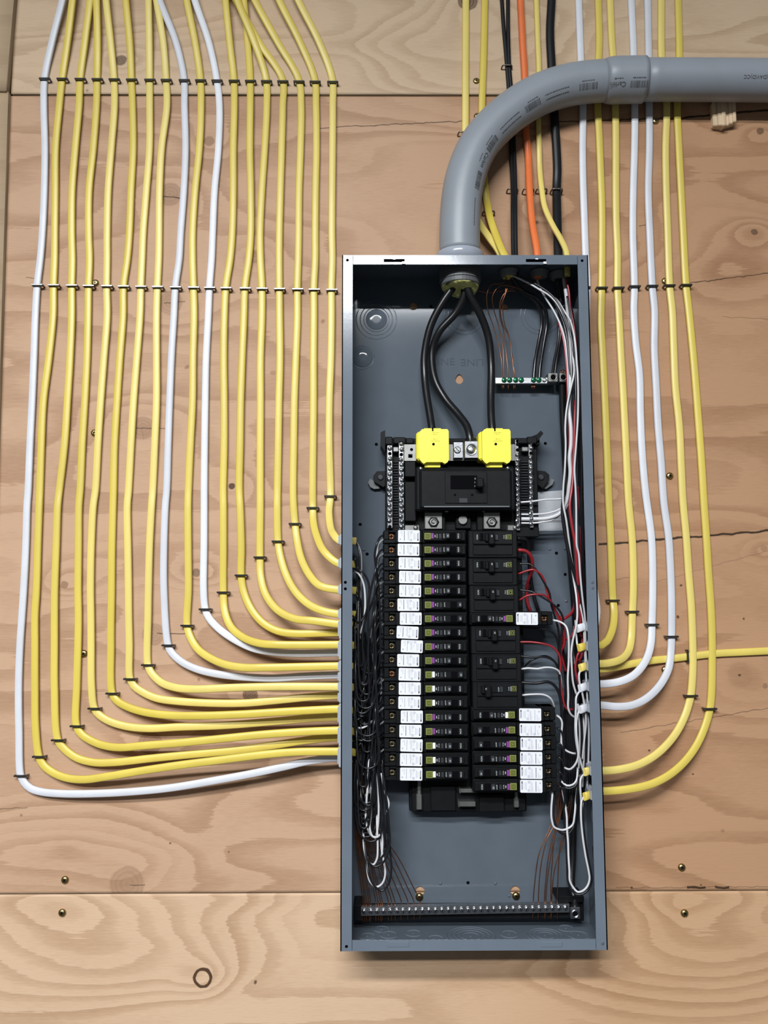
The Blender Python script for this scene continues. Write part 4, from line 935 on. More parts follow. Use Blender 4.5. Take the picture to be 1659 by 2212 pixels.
def mesh_letters(num, on):   # on: handle pushed inward
    b = MB(); D = DF+.0045
    b.text('I/ON', 161.5*PX, D, 0, 3.7*PX, A90)if not on else None
    b.text('O/OFF', 130.3*PX, D, .4*PX, 2.5*PX, A90, 0, 1.0); b.text('10 kA', 115.8*PX, DF+.0033, .3*PX, 2.6*PX, A90); b.box(110.8*PX, 112.2*PX, DF+.003, DF+.0034, -2.6*PX, 2.4*PX)
    b.text(num, (138.4 if not on else 163.4)*PX, DF+.0091, .2*PX, 3.7*PX, A90); return b.mesh('lettering', [M['text_white']])
SB = {}
def cached(k, f, *a):
    if k not in SB: SB[k] = f(*a)
    return SB[k]
def single(label, loc, right, num, on, btn, variant, screw, shift, tilt, group):
    e = thing('circuit_breaker', label, 'breaker', loc, group); e.rotation_euler = (0, math.pi if right else 0, 0)
    bd = new_obj('breaker_body', cached('body', mesh_single_body), e)
    new_obj('handle_slot', cached('slot', mesh_slot), bd); new_obj('trip_window', cached('win', mesh_window), bd)
    o = new_obj('switch_handle', cached(('tog', on), mesh_toggle, 159 if on else 134), e)
    bg = new_obj('maker_badge', cached('badge', mesh_badge), e); bg.location = (95.4*PX, 0, -.2*PX); new_obj('emblem', cached('emb', mesh_emblem), bg)
    x = MB(); 
    if 'embD' not in SB: x.text('D', 0, DF+.0039, 0, 3.4*PX, A90); SB['embD'] = x.mesh('emblem_letter', [M['olive']])
    new_obj('emblem_letter', SB['embD'], bg)
    new_obj('test_button', cached(('btn', btn), mesh_button, btn), e)
    lb = new_obj('label', cached('label', mesh_label), e); lb.location = ((55+shift)*PX, 0, .2*PX); lb.rotation_euler = (0, tilt, 0)
    new_obj('label_print', cached(('print', variant), mesh_print, variant), lb)
    ts = new_obj('terminal_screw', cached(('scr', screw), mesh_screw, screw), e); new_obj('drive_slot', cached('ssl', mesh_sslot), ts)
    new_obj('lettering', cached(('let', num, on), mesh_letters, num, on), e)
    return e
xl0 = U(828.5, 1157, DF).x; zt_, zb_ = U(830, 1158.5, DF).z, U(830, 1672.5, DF).z
LB = [('20',0,'purple',0,'rust',0,.012),('20',0,'purple',0,'rust',-1,.01),('20',0,'purple',0,'brass_dull',1,.018),('20',0,'purple',0,'brass_dull',2,.022),('20',0,'purple',0,'brass_dull',2,.018),('20',1,'purple',0,'brass_dull',-2,.004),('20',1,'purple',0,'brass_dull',3,.012),('15',0,'purple',0,'brass_dull',-4,.05),('20',0,'purple',2,'brass_dull',5,.04),
      ('15',0,'purple',0,'brass_dull',-3,.015),('20',1,'white_btn',1,'rust',0,.03),('20',0,'white_btn',1,'brass_dull',0,.012),('20',0,'white_btn',1,'brass_dull',-1,.016),('20',0,'purple',0,'brass_dull',4,.01),('20',0,'purple',0,'brass_dull',1,.015),('20',0,'white_btn',1,'brass_dull',3,.035),('20',0,'white_btn',1,'brass_dull',2,.02),('15',0,'white_btn',1,'brass_dull',2,.014)]
for i, (num, on, btn, var_, scr, sh, tl) in enumerate(LB):
    z = zt_+(zb_-zt_)*i/17
    bn = 'purple' if btn == 'purple' else 'white'
    single(f'black {num} amp breaker with white label and {bn} button, {ORD[i]} from top of left column', (xl0, 0, z), False, num, on, btn, var_, scr, sh, tl, 'single breakers in the left column')
pitch = (zt_-zb_)/17
RB = [(1195.5, 1336, '15', 0, 'purple', 0, 'rust', 2, 'labelled single 15 amp breaker between double breakers, right column'), (1201, 1543.5, '15', 0, 'white_btn', 1, 'brass_dull', 0, '15 amp breaker with white button, uppermost of the lower six on the right'), (1202, 1576, '20', 1, 'purple', 2, 'brass_dull', 0, '20 amp breaker with purple button, second of the lower six on the right'),
      (1204, 1606.5, '20', 1, 'purple', 0, 'brass_dull', 0, '20 amp breaker with purple button, third of the lower six on the right'), (1204.5, 1637.5, '15', 0, 'purple', 0, 'brass_dull', 1, '15 amp breaker with purple button, fourth of the lower six on the right'), (1205, 1668, '20', 1, 'purple', 0, 'brass_dull', 1, '20 amp breaker with purple button, fifth of the lower six on the right'), (1206, 1698, '20', 0, 'purple', 0, 'brass_dull', 2, '20 amp breaker with purple button, lowest breaker on the right')]
for px, py, num, on, btn, var_, scr, sh, lab in RB:
    p = U(px, py, DF); single('black '+lab, (p.x, 0, p.z), True, num, on, btn, var_, scr, sh, .012, 'single breakers in the right column')
# double-pole breakers
def mesh_double_body():
    b = MB(); h = 29.6*PX
    b.box(0, 106*PX, .030, DF-.001, -h, h, .0014); b.box(-5*PX, 10*PX, .030, DF-.014, -h*.98, h*.3, .001); b.box(10*PX, 97*PX, DF-.003, DF+.0015, -1*PX, h*.93, .001); b.box(10*PX, 97*PX, DF-.003, DF+.0006, -h*.82, -2.5*PX, .001)
    b.box(42*PX, 84*PX, DF, DF+.0030, 7*PX, 24*PX, .001)
    return b.mesh('breaker_body', [M['plastic2']])
def mesh_dtoggle(x0): b = MB(); b.box(x0*PX, (x0+13)*PX, DF+.002, DF+.010, -2*PX, 24*PX, .0016); b.box((x0+11)*PX, (x0+21)*PX, DF+.002, DF+.006, 4*PX, 23.5*PX, .002); return b.mesh('switch_handle', [M['plastic']])
def mesh_dslot(): b = MB(); b.box(74*PX, 81*PX, DF+.0028, DF+.0034, 8*PX, 23*PX); return b.mesh('handle_slot', [M['hole']])
def mesh_dwin(): b = MB(); b.box(42*PX, 48*PX, DF+.0026, DF+.0036, 9*PX, 20*PX, .0003); b.box(41.6*PX, 48.4*PX, DF+.0036, DF+.0038, 8.4*PX, 9.2*PX); return b.mesh('trip_window', [M['plastic3']])
def mesh_dlet(num, on):
    b = MB(); b.text('I/ON', 87*PX, DF+.0019, 15*PX, 3.6*PX, A90); b.text('10 kA', 29*PX, DF+.0019, 15*PX, 2.5*PX, A90); b.text(num, (57 if not on else 79)*PX, DF+.0103, 14*PX, 3.5*PX, A90); b.box(24.6*PX, 25.4*PX, DF+.0015, DF+.0020, 10*PX, 20*PX)
    if on: b.text('O/OFF', 51*PX, DF+.0034, 16*PX, 2.5*PX, A90)
    return b.mesh('lettering', [M['text_white']])
for k, (px, py, num, on) in enumerate([(1117.5, 1175, '50', 0), (1118, 1235, '20', 0), (1120.5, 1294.5, '30', 0), (1124.5, 1382.5, '20', 0), (1126.5, 1443, '15', 0), (1128.5, 1503, '15', 1)]):
    p = U(px, py, DF); w5 = {0: 'topmost', 1: 'second', 2: 'third', 3: 'fourth', 4: 'fifth', 5: 'lowest'}[k]
    e = thing('double_breaker', f'wide black double-pole {num} amp breaker, {w5} of the six in the right column', 'breaker', (p.x, 0, p.z), 'double breakers in the right column')
    # mirrored by half a turn; the switch sits in the upper half, so the mesh is built upside down below
    e.rotation_euler = (0, math.pi, 0)
    def flipz(me):
        for v in me.vertices: v.co.z = -v.co.z
        me.flip_normals(); return me
    bd = new_obj('breaker_body', cached('dbody', lambda: flipz(mesh_double_body())), e); new_obj('handle_slot', cached('dslot', lambda: flipz(mesh_dslot())), bd); new_obj('trip_window', cached('dwin', lambda: flipz(mesh_dwin())), bd)
    new_obj('switch_handle', cached(('dtog', on), lambda: flipz(mesh_dtoggle(51 if not on else 68))), e)
    bg = new_obj('maker_badge', cached('dbadge', mesh_badge, 5.4), e); bg.location = (18*PX, .0012, -15*PX); new_obj('emblem', cached('demb', mesh_demblem), bg)
    def shift_let():
        me = mesh_dlet(num, on)
        for v in me.vertices: v.co.z -= 30*PX
        return me
    new_obj('lettering', cached(('dlet', num, on), shift_let), e)

# =================================================================== GROUND BARS
gb = thing('ground_bar', 'short aluminium ground bar with green screws at the upper right of the panel', 'ground bar', (0, 0, 0))
b = MB(); pbox(b, 1069, 815, 1187, 829, .016, .026, .0008); pbox(b, 1074, 818, 1086, 828, .003, .016); pbox(b, 1170, 818, 1182, 828, .003, .016); b.build('bar', 'alu', gb)
for px in (1089, 1101, 1114, 1126, 1152.5, 1164):
    x, z = wz(px, 821, .026); b = MB(); b.lathe((x, .0255, z), [(.0042, 0), (.0042, .0016), (.003, .0028), (.001, .003)], 14); s_ = b.build('green_screw', 'green', gb)
    b = MB(); a = rnd.uniform(0, 3); ca, sa = math.cos(a)*.003, math.sin(a)*.003; b.prism([(x-ca-sa*.15, z-sa+ca*.15), (x-ca+sa*.15, z-sa-ca*.15), (x+ca+sa*.15, z+sa-ca*.15), (x+ca-sa*.15, z+sa+ca*.15)], .0283, .0288); b.build('slot', 'hole', s_)
x, z = wz(1176, 821, .026); b = MB(); b.lathe((x, .0255, z), [(.0034, 0), (.0034, .0014), (.002, .002)], 12); b.build('bar_screw', 'alu', gb)
for x0, x1 in ((1183, 1205.5), (1208, 1224)):
    b = MB(); pbox(b, x0, 805, x1, 825, .014, .034, .001); lg = b.build('ground_lug', 'alu_dull', gb)
    x, z = wz((x0+x1)/2+1, 815, .034); b = MB(); b.lathe((x, .034, z), [(.0058, 0), (.0056, .0008), (.0044, .0009), (.0036, -.0004)], 16); b.lathe((x, .0338, z), [(.0032, 0), (.0030, .0004)], 6, mi=1); b.build('lug_screw', ['alu_dull', 'hole'], lg)
gl = thing('ground_bar', 'long aluminium ground bar with a row of screws along the panel bottom', 'ground bar', (0, 0, 0))
GD = .046
def gp(u): return 783+u*(1226-783), 1968.5-u*7.5
b = MB(); pa, pb = U(780, 1969, GD), U(1230, 1961.5, GD); hw = .0060
vs = []
for p, (zl, zh) in ((pa, (-hw, hw)), (pb, (-hw, hw))):
    for d in (GD-.009, GD):
        for zz in (zl, zh): vs.append((p.x, -d, p.z+zz))
b.add(vs, [(0,1,3,2), (4,6,7,5), (0,4,5,1), (2,3,7,6), (0,2,6,4), (1,5,7,3)]); b.build('bar', 'alu', gl)
for k in range(32):
    px, py = gp((k+.3)/31.6); x, z = wz(px, py, GD); b = MB(); b.lathe((x, GD-.0004, z), [(.0038, 0), (.0038, .0016), (.0028, .0027), (.0008, .003)], 12); s_ = b.build('terminal_screw', 'alu', gl)
    b = MB(); a = 1.57+rnd.uniform(-.5, .5); ca, sa = math.cos(a)*.003, math.sin(a)*.003; b.prism([(x-ca-sa*.16, z-sa+ca*.16), (x-ca+sa*.16, z-sa-ca*.16), (x+ca+sa*.16, z+sa-ca*.16), (x+ca-sa*.16, z+sa+ca*.16)], GD+.0024, GD+.0027); b.build('slot', 'hole', s_)
b = MB(); pbox(b, 1232, 1960, 1254, 1985, GD-.018, GD+.002, .001); x, z = wz(1242, 1973, GD); b.lathe((x, GD+.002, z), [(.0058, 0), (.0056, .0012), (.0044, .0013), (.0034, 0)], 16); b.lathe((x, GD+.0018, z), [(.003, 0), (.0028, .0006)], 6, mi=1); b.build('ground_lug', ['alu', 'hole'], gl)
b = MB(); pbox(b, 764, 1955, 784, 1990, .003, .040); pbox(b, 1205, 1936, 1262, 1950, .003, .040); pbox(b, 1240, 1945, 1262, 1990, .003, .030); pbox(b, 780, 1966, 1236, 1984, .010, GD-.0095, .001); b.build('bar_backing', 'plastic', gl)  # dark end blocks and a long dark strip behind the bar

# =================================================================== WIRES
NW = {}
def wire(pts, m_, r, label, dep=None, group=None, name=None, n=8, step=.003, cat='wire'):
    """pts: (px, py) or (px, py, d in mm)"""
    P = []
    for q in pts:
        d = q[2]*.001 if len(q) > 2 else dep*.001
        P.append(U(q[0], q[1], d))
    b = MB(); b.sweep(spline(P, step), r, None, n)
    o = b.build(name or 'wire', m_); tag(o, label, cat, group); return o
RW, RCU, RF = .00152, .00072, .0058
# service feeders
wire([(985, 612, 50), (955, 655, 45), (930, 705, 38), (917, 765, 32), (917, 810, 32), (921, 850, 38), (929, 900, 48), (934, 935, 55), (935, 960, 55)], 'feeder', RF, 'left thick black feeder wire from conduit to the left lug cover', name='feeder_wire', n=12)
wire([(1003, 615, 54), (1002, 640, 50), (985, 675, 42), (950, 715, 34), (935, 750, 26), (933, 785, 24), (941, 825, 24), (962, 862, 28), (990, 895, 38), (1008, 920, 48), (1015, 945, 55), (1018, 970, 55)], 'feeder', RF, 'middle thick black feeder wire from conduit to the bare neutral lug', name='feeder_wire', n=12)
wire([(1006, 612, 60), (1016, 640, 56), (1040, 685, 46), (1055, 730, 38), (1061, 790, 34), (1060, 850, 40), (1061, 900, 50), (1064, 935, 56), (1066, 960, 56)], 'feeder', RF, 'right thick black feeder wire from conduit to the right lug cover', name='feeder_wire', n=12)
# ground electrode wire
wire([(1214, 822, 24), (1215, 880, 18), (1219, 960, 14), (1224, 1050, 12), (1232, 1200, 10), (1242, 1330, 10), (1250, 1450, 12), (1246, 1600, 12), (1240, 1740, 14), (1237, 1849, 18), (1235, 1914, 28), (1241, 1946, 36), (1243, 1966, 38)], 'feeder', .0050, 'thick black ground wire from the upper ground bar lug down to the bottom bar', name='ground_wire', n=10)
# bare coppers at the top right
cu = 'bare copper wires to the upper ground bar'
for k, pp in enumerate([[(1100, 590, 45), (1085, 612, 48), (1062, 615, 46), (1052, 635, 42), (1054, 670, 34), (1066, 705, 28), (1080, 760, 24), (1084, 790, 24), (1085, 840, 21)],
    [(1135, 630, 36), (1110, 620, 45), (1080, 618, 47), (1064, 640, 42), (1067, 670, 34), (1076, 700, 28), (1086, 750, 24), (1088, 790, 24), (1088, 841, 21)],
    [(1118, 628, 40), (1092, 632, 46), (1080, 655, 42), (1080, 685, 34), (1088, 715, 28), (1093, 760, 24), (1097, 800, 24), (1098, 842, 21)],
    [(1102, 606, 46), (1090, 640, 46), (1081, 665, 40), (1086, 700, 30), (1100, 730, 26), (1107, 780, 24), (1112, 812, 24), (1113, 841, 21)],
    [(1093, 596, 44), (1092, 630, 46), (1086, 660, 38), (1090, 700, 30), (1098, 722, 26), (1105, 760, 24), (1109, 800, 24), (1110, 842, 21)],
    [(1025, 626, 50), (1052, 632, 38), (1090, 627, 34), (1122, 618, 36), (1150, 614, 34), (1163, 604, 40)]]):
    wire(pp, 'copper', RCU, f'bare copper wire curling down to the upper ground bar, {ORD[k]} of six', group=cu, name='copper_wire')
# black pairs to the upper ground bar
for k, pp in enumerate([[(1100, 592, 42), (1118, 622, 36), (1150, 645, 26), (1167, 668, 20), (1170, 700, 16), (1164, 735, 16), (1156, 780, 20), (1152, 830, 22)], [(1102, 594, 44), (1125, 624, 38), (1160, 645, 28), (1178, 670, 22), (1181, 700, 17), (1174, 745, 17), (1167, 790, 20), (1164, 830, 22)],
      [(1200, 600, 30), (1206, 650, 22), (1208, 700, 16), (1205, 740, 16), (1197, 780, 20), (1193, 812, 24)], [(1204, 600, 32), (1211, 650, 24), (1212, 700, 18), (1209, 740, 18), (1202, 780, 22), (1198, 812, 24)]]):
    wire(pp, 'black_wire', .0030 if k < 2 else .0022, f'thick black stranded wire running down to the upper ground bar, {ORD[k]} from the left', group='black wires to the upper ground bar')
b = MB()
for px, py in [(1212, 803), (1216, 801), (1220, 803)]: p = U(px, py, .024); b.lathe((p.x, .024, p.z-.004), [(.0011, 0), (.0011, .006)], 6, 'z')
tag(b.build('wire_end', 'copper'), 'cut copper strands sticking out above the right ground lug', 'wire end')
b = MB()
for px in (1149, 1152, 1155): p = U(px, 834, .021); b.lathe((p.x, .021, p.z-.004), [(.0009, 0), (.0009, .006)], 6, 'z')
tag(b.build('wire_end', 'copper'), 'cut copper strands below the green screws of the upper ground bar', 'wire end')
# right-hand bundle
gr = 'wires in the right gutter of the panel'
def rw(pts, col, lab, r=RW, dep=60): wire(pts, {'w': 'white_wire', 'b': 'black_wire', 'r': 'red_wire'}[col], r, lab, dep, gr)
rw([(1100,592,46),(1120,601,50),(1146,614,54),(1166,626,58),(1184.6,637,60),(1200,652,62),(1212,671,64),(1221,691,66),(1229,714,68),(1235,744,70),(1238,775,72),(1240,806,72),(1234,834,72),(1228,861,72),(1223,892,72),(1221,925,72),(1222,961,72),(1220,1015,72),(1217,1051,70),(1216.5,1087,70),(1223,1123,70),(1228,1160,66),(1233,1200,60),(1238,1226,56),(1242,1255,56),(1250,1295,58),(1259,1335,58),(1263,1400,56),(1266,1460,56),(1270,1530,52)], 'w', 'long white wire curving from the panel top, crossing behind the others by the sticker')
rw([(1197,643,54),(1206,652,58),(1218,671,62),(1231,691,66),(1238,714,70),(1243,744,72),(1246,783,74),(1248,814,76),(1249,856,76),(1248,906,76),(1244.5,961,76),(1241,1015,76),(1243,1051,76),(1244.5,1087,76),(1245,1142,76),(1246,1180,74),(1250,1196,72),(1253.4,1243,70),(1259,1298,66),(1263.6,1335,62),(1265,1400,58),(1268,1450,56)], 'w', 'outermost long white wire running straight down the right gutter')
rw([(1160,604,44),(1168,625,46),(1180,646,48),(1194,668,50),(1206,691,52),(1215,714,54),(1221.5,741,56),(1225,780,56),(1227,830,56),(1229,900,54)], 'w', 'white wire from the orange cable curving into the right gutter')
wire([(1218,600,40),(1219,609,42),(1223,637,46),(1226,668,50),(1229,700,54),(1232,760,58),(1231,840,62),(1229,880,64),(1233,925,66),(1233,961,66),(1230,988,66),(1232,1020,66),(1229,1051,64),(1225,1078,60),(1210,1108,58),(1185,1119,55),(1150,1121,52),(1126,1121,50)], 'white_wire', .0030, 'thick white wire ending in the right neutral bars', 60, gr)
for k, pp in enumerate([[(1236,905,58),(1236,1000,60),(1230,1060,60),(1227,1074,60),(1205,1078,56),(1180,1079,54),(1150,1083,52),(1125,1085,50)], [(1238,930,60),(1236,1010,60),(1229,1070,60),(1222,1090,60),(1205,1102,57),(1180,1109,54),(1150,1111,52),(1126,1111,50)], [(1234,950,56),(1234,1040,58),(1228,1085,58),(1218,1103,57),(1195,1122,54),(1170,1128,53),(1150,1130,52),(1126,1130,50)]]):
    rw(pp, 'w', f'thin white wire landing on the right neutral bar, {ORD[k]} from the top')
rw([(1222,600,52),(1229,630,54),(1231,660,56),(1237,690,58),(1242,720,60),(1244,740,62),(1247,790,66),(1250,840,66),(1250,900,66)], 'r', 'red wire beside the white ones at the top of the right gutter')
rw([(1243,865,68),(1241,920,68),(1239,1000,68),(1236,1050,70),(1231,1087,72),(1232,1110,73),(1238,1150,73),(1243,1178,72),(1246,1230,68),(1250,1290,60),(1253,1330,54),(1255,1375,50)], 'r', 'dark red wire swinging past the silver sticker', r=.0022)
rw([(1225,640,60),(1234,690,64),(1240,740,66),(1243,800,68),(1244,870,70),(1246,940,70),(1244,1000,70),(1238,1060,68),(1234,1120,64)], 'b', 'glossy black wire between the white wires of the right gutter')
rw([(1217,1070,66),(1215,1110,66),(1222,1160,66),(1232,1210,66),(1244,1250,64),(1255,1290,62),(1262,1330,58),(1266,1400,52)], 'b', 'black wire crossing in front of the white one below the sticker', r=.0026)
rw([(1105,592,48),(1150,610,56),(1190,636,62),(1210,662,65),(1222,690,68),(1232,720,70),(1238,760,72),(1236,830,70),(1226,880,70),(1220,930,66),(1219,1000,62),(1216,1080,60),(1220,1150,56),(1230,1220,50),(1240,1290,46),(1246,1360,44)], 'b', 'black wire following the long white wire from the panel top')
rw([(1190,640,50),(1205,668,54),(1218,700,58),(1226,740,60),(1231,800,62),(1236,870,62),(1240,960,60),(1242,1060,58)], 'b', 'black wire tucked behind the white wires near the ground bar')
rw([(1224,620,44),(1236,680,46),(1246,760,50),(1254,860,52),(1256,1000,52),(1258,1150,50),(1262,1280,48),(1270,1400,46)], 'b', 'black wire against the right wall of the panel', r=.0024)
rw([(1226,640,36),(1240,720,40),(1250,820,42),(1252,960,40),(1254,1100,40),(1256,1230,40)], 'b', 'black wire deep in the right gutter', r=.0026)
rw([(1205,690,50),(1218,740,54),(1224,800,56),(1226,860,54),(1228,930,50),(1230,1020,44),(1232,1120,40)], 'r', 'red wire showing between black and white wires near the ground bar')
rw([(1248,1050,40),(1252,1100,40),(1256,1200,42),(1258,1290,42),(1258,1370,44),(1252,1440,46)], 'r', 'red wire low against the right wall of the panel')
# double-breaker wires
rw([(1118,1188,58),(1135,1190,58),(1146,1200,55),(1150,1216,48),(1149,1235,38),(1142,1252,26),(1138,1275,16),(1139,1300,12),(1146,1322,12),(1150,1340,10)], 'r', 'thick red wire looping off the topmost double breaker', r=.0026)
rw([(1117,1163,52),(1136,1166,46),(1141,1185,36),(1144,1224,26),(1148,1261,20),(1155,1295,16),(1161,1313,14),(1168,1345,12)], 'b', 'thick black wire dropping from the topmost double breaker', r=.0030)
rw([(1119,1240,58),(1138.5,1233,62),(1153,1230.6,64),(1166,1239,62),(1175.6,1254,58),(1181,1276,54),(1190,1298,52),(1201.5,1322,50),(1212.6,1344.6,48),(1218,1369,46),(1216,1390,44)], 'r', 'red wire arching from the second double breaker')
rw([(1121,1297,58),(1138.5,1287,62),(1157,1284,64),(1175.6,1286,62),(1186.7,1294.5,58),(1197,1314,54),(1206,1334,50),(1214,1355,46),(1217,1376,42),(1214,1400,40)], 'r', 'pinkish red wire arching from the third double breaker')
rw([(1120,1218,56),(1144,1218.5,58),(1157,1229.6,60),(1175.6,1259,58),(1186.7,1280,56),(1191,1307,54),(1198,1330,50),(1206,1360,46),(1209,1400,44)], 'b', 'black wire from the second double breaker curving down beside the red one')
rw([(1120,1274,56),(1148,1278,62),(1166,1287,64),(1190,1302,64),(1207,1317,62),(1216,1335,60),(1214,1360,58),(1210,1400,56),(1210,1500,52),(1214,1560,46)], 'b', 'black wire from the third double breaker crossing over the red one')
rw([(1120,1387,58),(1148,1387,60),(1175.6,1391,62),(1194,1398,60),(1207,1413,58),(1211,1437,56),(1209,1456,54),(1213,1490,52),(1217,1515,50),(1225,1532,48),(1238,1532,46)], 'r', 'red wire from the fourth double breaker ending in a hook')
rw([(1124,1445.6,56),(1140,1443.5,60),(1162.6,1444.6,62),(1175.6,1442,62),(1194,1443,60),(1207,1450,56),(1211,1464,52),(1213,1490,48)], 'w', 'white wire from the fifth double breaker')
rw([(1126,1502,58),(1148,1500,60),(1175.6,1501,60),(1188.6,1508,58),(1194,1517,54),(1198,1530,46)], 'w', 'white wire from the lowest double breaker bending behind the breaker below')
rw([(1124,1474,56),(1157,1476,58),(1185,1473,58),(1200,1483.5,56),(1209,1502,54),(1213,1530,52),(1216,1560,48),(1220,1610,44)], 'b', 'black wire from the lowest double breaker', r=.0022)
rw([(1122,1417,56),(1150,1420,58),(1176,1419,58),(1194,1426,56),(1205,1440,52),(1212,1480,48),(1214,1520,44)], 'b', 'black wire from the fifth double breaker')
rw([(1122,1356,54),(1150,1358,54),(1180,1360,54),(1198,1370,52),(1205,1390,48),(1208,1440,44)], 'b', 'black wire from the fourth double breaker')
rw([(1122,1441,46),(1134,1439,28),(1143,1430,20),(1157,1422,20),(1176,1417,30),(1193,1424,44),(1204,1440,46),(1209,1470,42)], 'b', 'black wire bowing up beside the fifth double breaker over the back plate')
rw([(1192,1339,58),(1209,1343,62),(1222,1352,66),(1227.5,1372,70),(1228.4,1428,70),(1226.5,1465,70),(1227.5,1502,68),(1227.5,1530,66),(1233,1543,62),(1244,1551,56)], 'w', 'white wire from the labelled 15 amp breaker running down the right gutter')
rw([(1226,1140,48),(1231,1195,50),(1238,1245,54),(1245,1290,62),(1247,1330,66),(1244,1356,68),(1237,1385,68),(1234,1410,68),(1235,1440,66),(1238,1475,62),(1245,1500,58)], 'w', 'white wire bowing left between the first and second right connectors')
rw([(1243,1340,50),(1245,1375,58),(1248,1395,62),(1254,1400,60)], 'w', 'short white wire entering the yellow jacket below the first right connector')
rw([(1218,1337,50),(1231,1328,40),(1238.6,1317,30),(1243,1290,22)], 'r', 'red wire piece curving over the back plate corner', r=.0022)
rw([(1213,1380,40),(1225,1381,46),(1233,1376,48),(1240,1363,48),(1246,1335,46)], 'r', 'thin red wire looping below the back plate corner')
rw([(1212,1330,52),(1217,1360,52),(1219,1390,48),(1211,1410,44),(1216,1430,42),(1222,1450,38)], 'r', 'red wire tail hanging below the back plate corner', r=.0022)
rw([(1256,1404,62),(1250,1410,66),(1244,1428,66),(1243,1447,66),(1248,1470,64),(1253,1484,60)], 'r', 'red wire from the second right connector down to the fourth')
rw([(1257,1408,60),(1255,1420,58),(1247,1428,54)], 'r', 'short red wire beside the second right connector')
rw([(1254,1490,58),(1244,1470,62),(1242,1450,60),(1240,1420,54),(1236,1390,50),(1240,1350,46)], 'b', 'black wire behind the red one near the second right connector')
rw([(1255,1447,62),(1251,1455,66),(1252,1475,66),(1256,1490,64),(1262,1520,58),(1266,1560,54),(1262,1600,50),(1258,1640,48)], 'w', 'white wire looping from the third right connector')
rw([(1252,1493,62),(1245,1505,66),(1244,1530,68),(1243,1578,68),(1247,1616,68),(1254,1645,66),(1260,1666,60)], 'w', 'white wire from the fourth right connector down to the sixth')
rw([(1251,1534,62),(1246,1550,66),(1245,1580,70),(1248,1614,70),(1248.7,1636,70),(1241,1653.5,68),(1230,1662,64),(1219,1658,58)], 'w', 'white wire from the fifth right connector hooking left')
rw([(1250,1537,60),(1243,1555,62),(1241,1590,64),(1246,1625,66),(1247,1642,66),(1239,1658,64),(1230,1667,62),(1220,1663,56)], 'b', 'black wire running beside the hooked white one')
rw([(1262,1672,62),(1255,1680,66),(1253.5,1700,68),(1255,1725,66),(1256,1750,60)], 'w', 'short white wire below the sixth right connector')
rw([(1263,1669,60),(1252,1676,62),(1249,1695,62),(1246,1720,60),(1244,1750,58),(1236,1786,56),(1222,1798,56),(1206,1794,54),(1198,1780,50)], 'b', 'black wire from the sixth right connector into the low loop')
rw([(1262,1720,62),(1256.5,1729,66),(1255,1762,70),(1258.5,1805,70),(1265,1849,70),(1271.5,1881,70),(1273.6,1898.6,70),(1269,1914,70),(1258.5,1924.6,70),(1247.6,1926.8,68),(1239,1918,66),(1231,1903,66),(1230,1881,66),(1228,1849,64),(1227,1818,62),(1225,1794,60),(1224,1762,58),(1219,1729,56),(1214,1701,54)], 'w', 'long white wire making the lowest loop at the right')
rw([(1264,1723,60),(1260,1735,64),(1259,1765,68),(1262.5,1805,68),(1269,1849,68),(1276,1883,68),(1278,1902,68),(1272,1920,68),(1259,1931,68),(1245,1932,66),(1234,1921,64),(1227,1903,62),(1225,1870,60),(1223,1820,56),(1220,1780,52),(1216,1720,50)], 'b', 'long black wire outside the lowest white loop at the right')
rw([(1195,1690,52),(1193,1720,56),(1191,1745,58),(1191.5,1768,60),(1196.6,1786,60),(1206,1791,60),(1215,1793,60),(1226,1790,60),(1237,1781.5,60),(1241,1762,60),(1244,1729,58),(1246.5,1708,56),(1248,1680,50)], 'w', 'white wire making the upper loop below the right breakers')
rw([(1196,1692,50),(1197,1730,54),(1196,1760,56),(1201,1784,58),(1212,1800,58),(1226,1802,58),(1236,1792,58),(1242,1775,56),(1246,1740,54)], 'b', 'black wire making the upper loop below the right breakers')
rw([(1213,1688,56),(1224,1697,60),(1237,1695,60),(1245,1686,58),(1248,1658,54)], 'w', 'short white wire loop beside the lowest right breakers')
rw([(1211,1682,54),(1222,1702,58),(1238,1701,60),(1247,1690,58),(1251,1660,54)], 'b', 'short black wire loop beside the lowest right breakers')
rw([(1202,1545,54),(1210,1551,56),(1214,1560,56),(1213,1585,54),(1214,1612,54),(1224,1622,54),(1236,1627,54),(1246,1628,52)], 'w', 'white wire from the uppermost of the lower right breakers')
for k in range(5):
    y = 1572+31*k
    rw([(1203+.6*k, y, 56), (1212+.6*k, y+7, 58), (1217+k*.5, y+24, 58), (1219+k*.5, y+70, 54), (1222+k, min(1740, y+150), 50)], 'b', f'black wire leaving the {ORD[k+1]} of the lower six right breakers')
for k in range(7):
    x0 = 1216+k*5
    rw([(x0, 1400+k*9, 30+k*3), (x0+6, 1480, 32), (x0+3-k, 1560, 34), (x0-2, 1640, 34), (x0-3+k, 1700+k*8, 32), (x0-2, 1770, 26)], 'b' , f'black wire deep in the lower right gutter, {ORD[k]} from the left', r=.0019)
for k in range(5):
    x0 = 1248+k*5
    rw([(x0, 1520, 44), (x0+4, 1580, 46), (x0+3, 1640, 44), (x0, 1700, 40)], 'w' if k % 2 == 0 else 'b', f'{"white" if k % 2 == 0 else "black"} wire strand against the lower right wall, {ORD[k]} from the left', r=.0015)
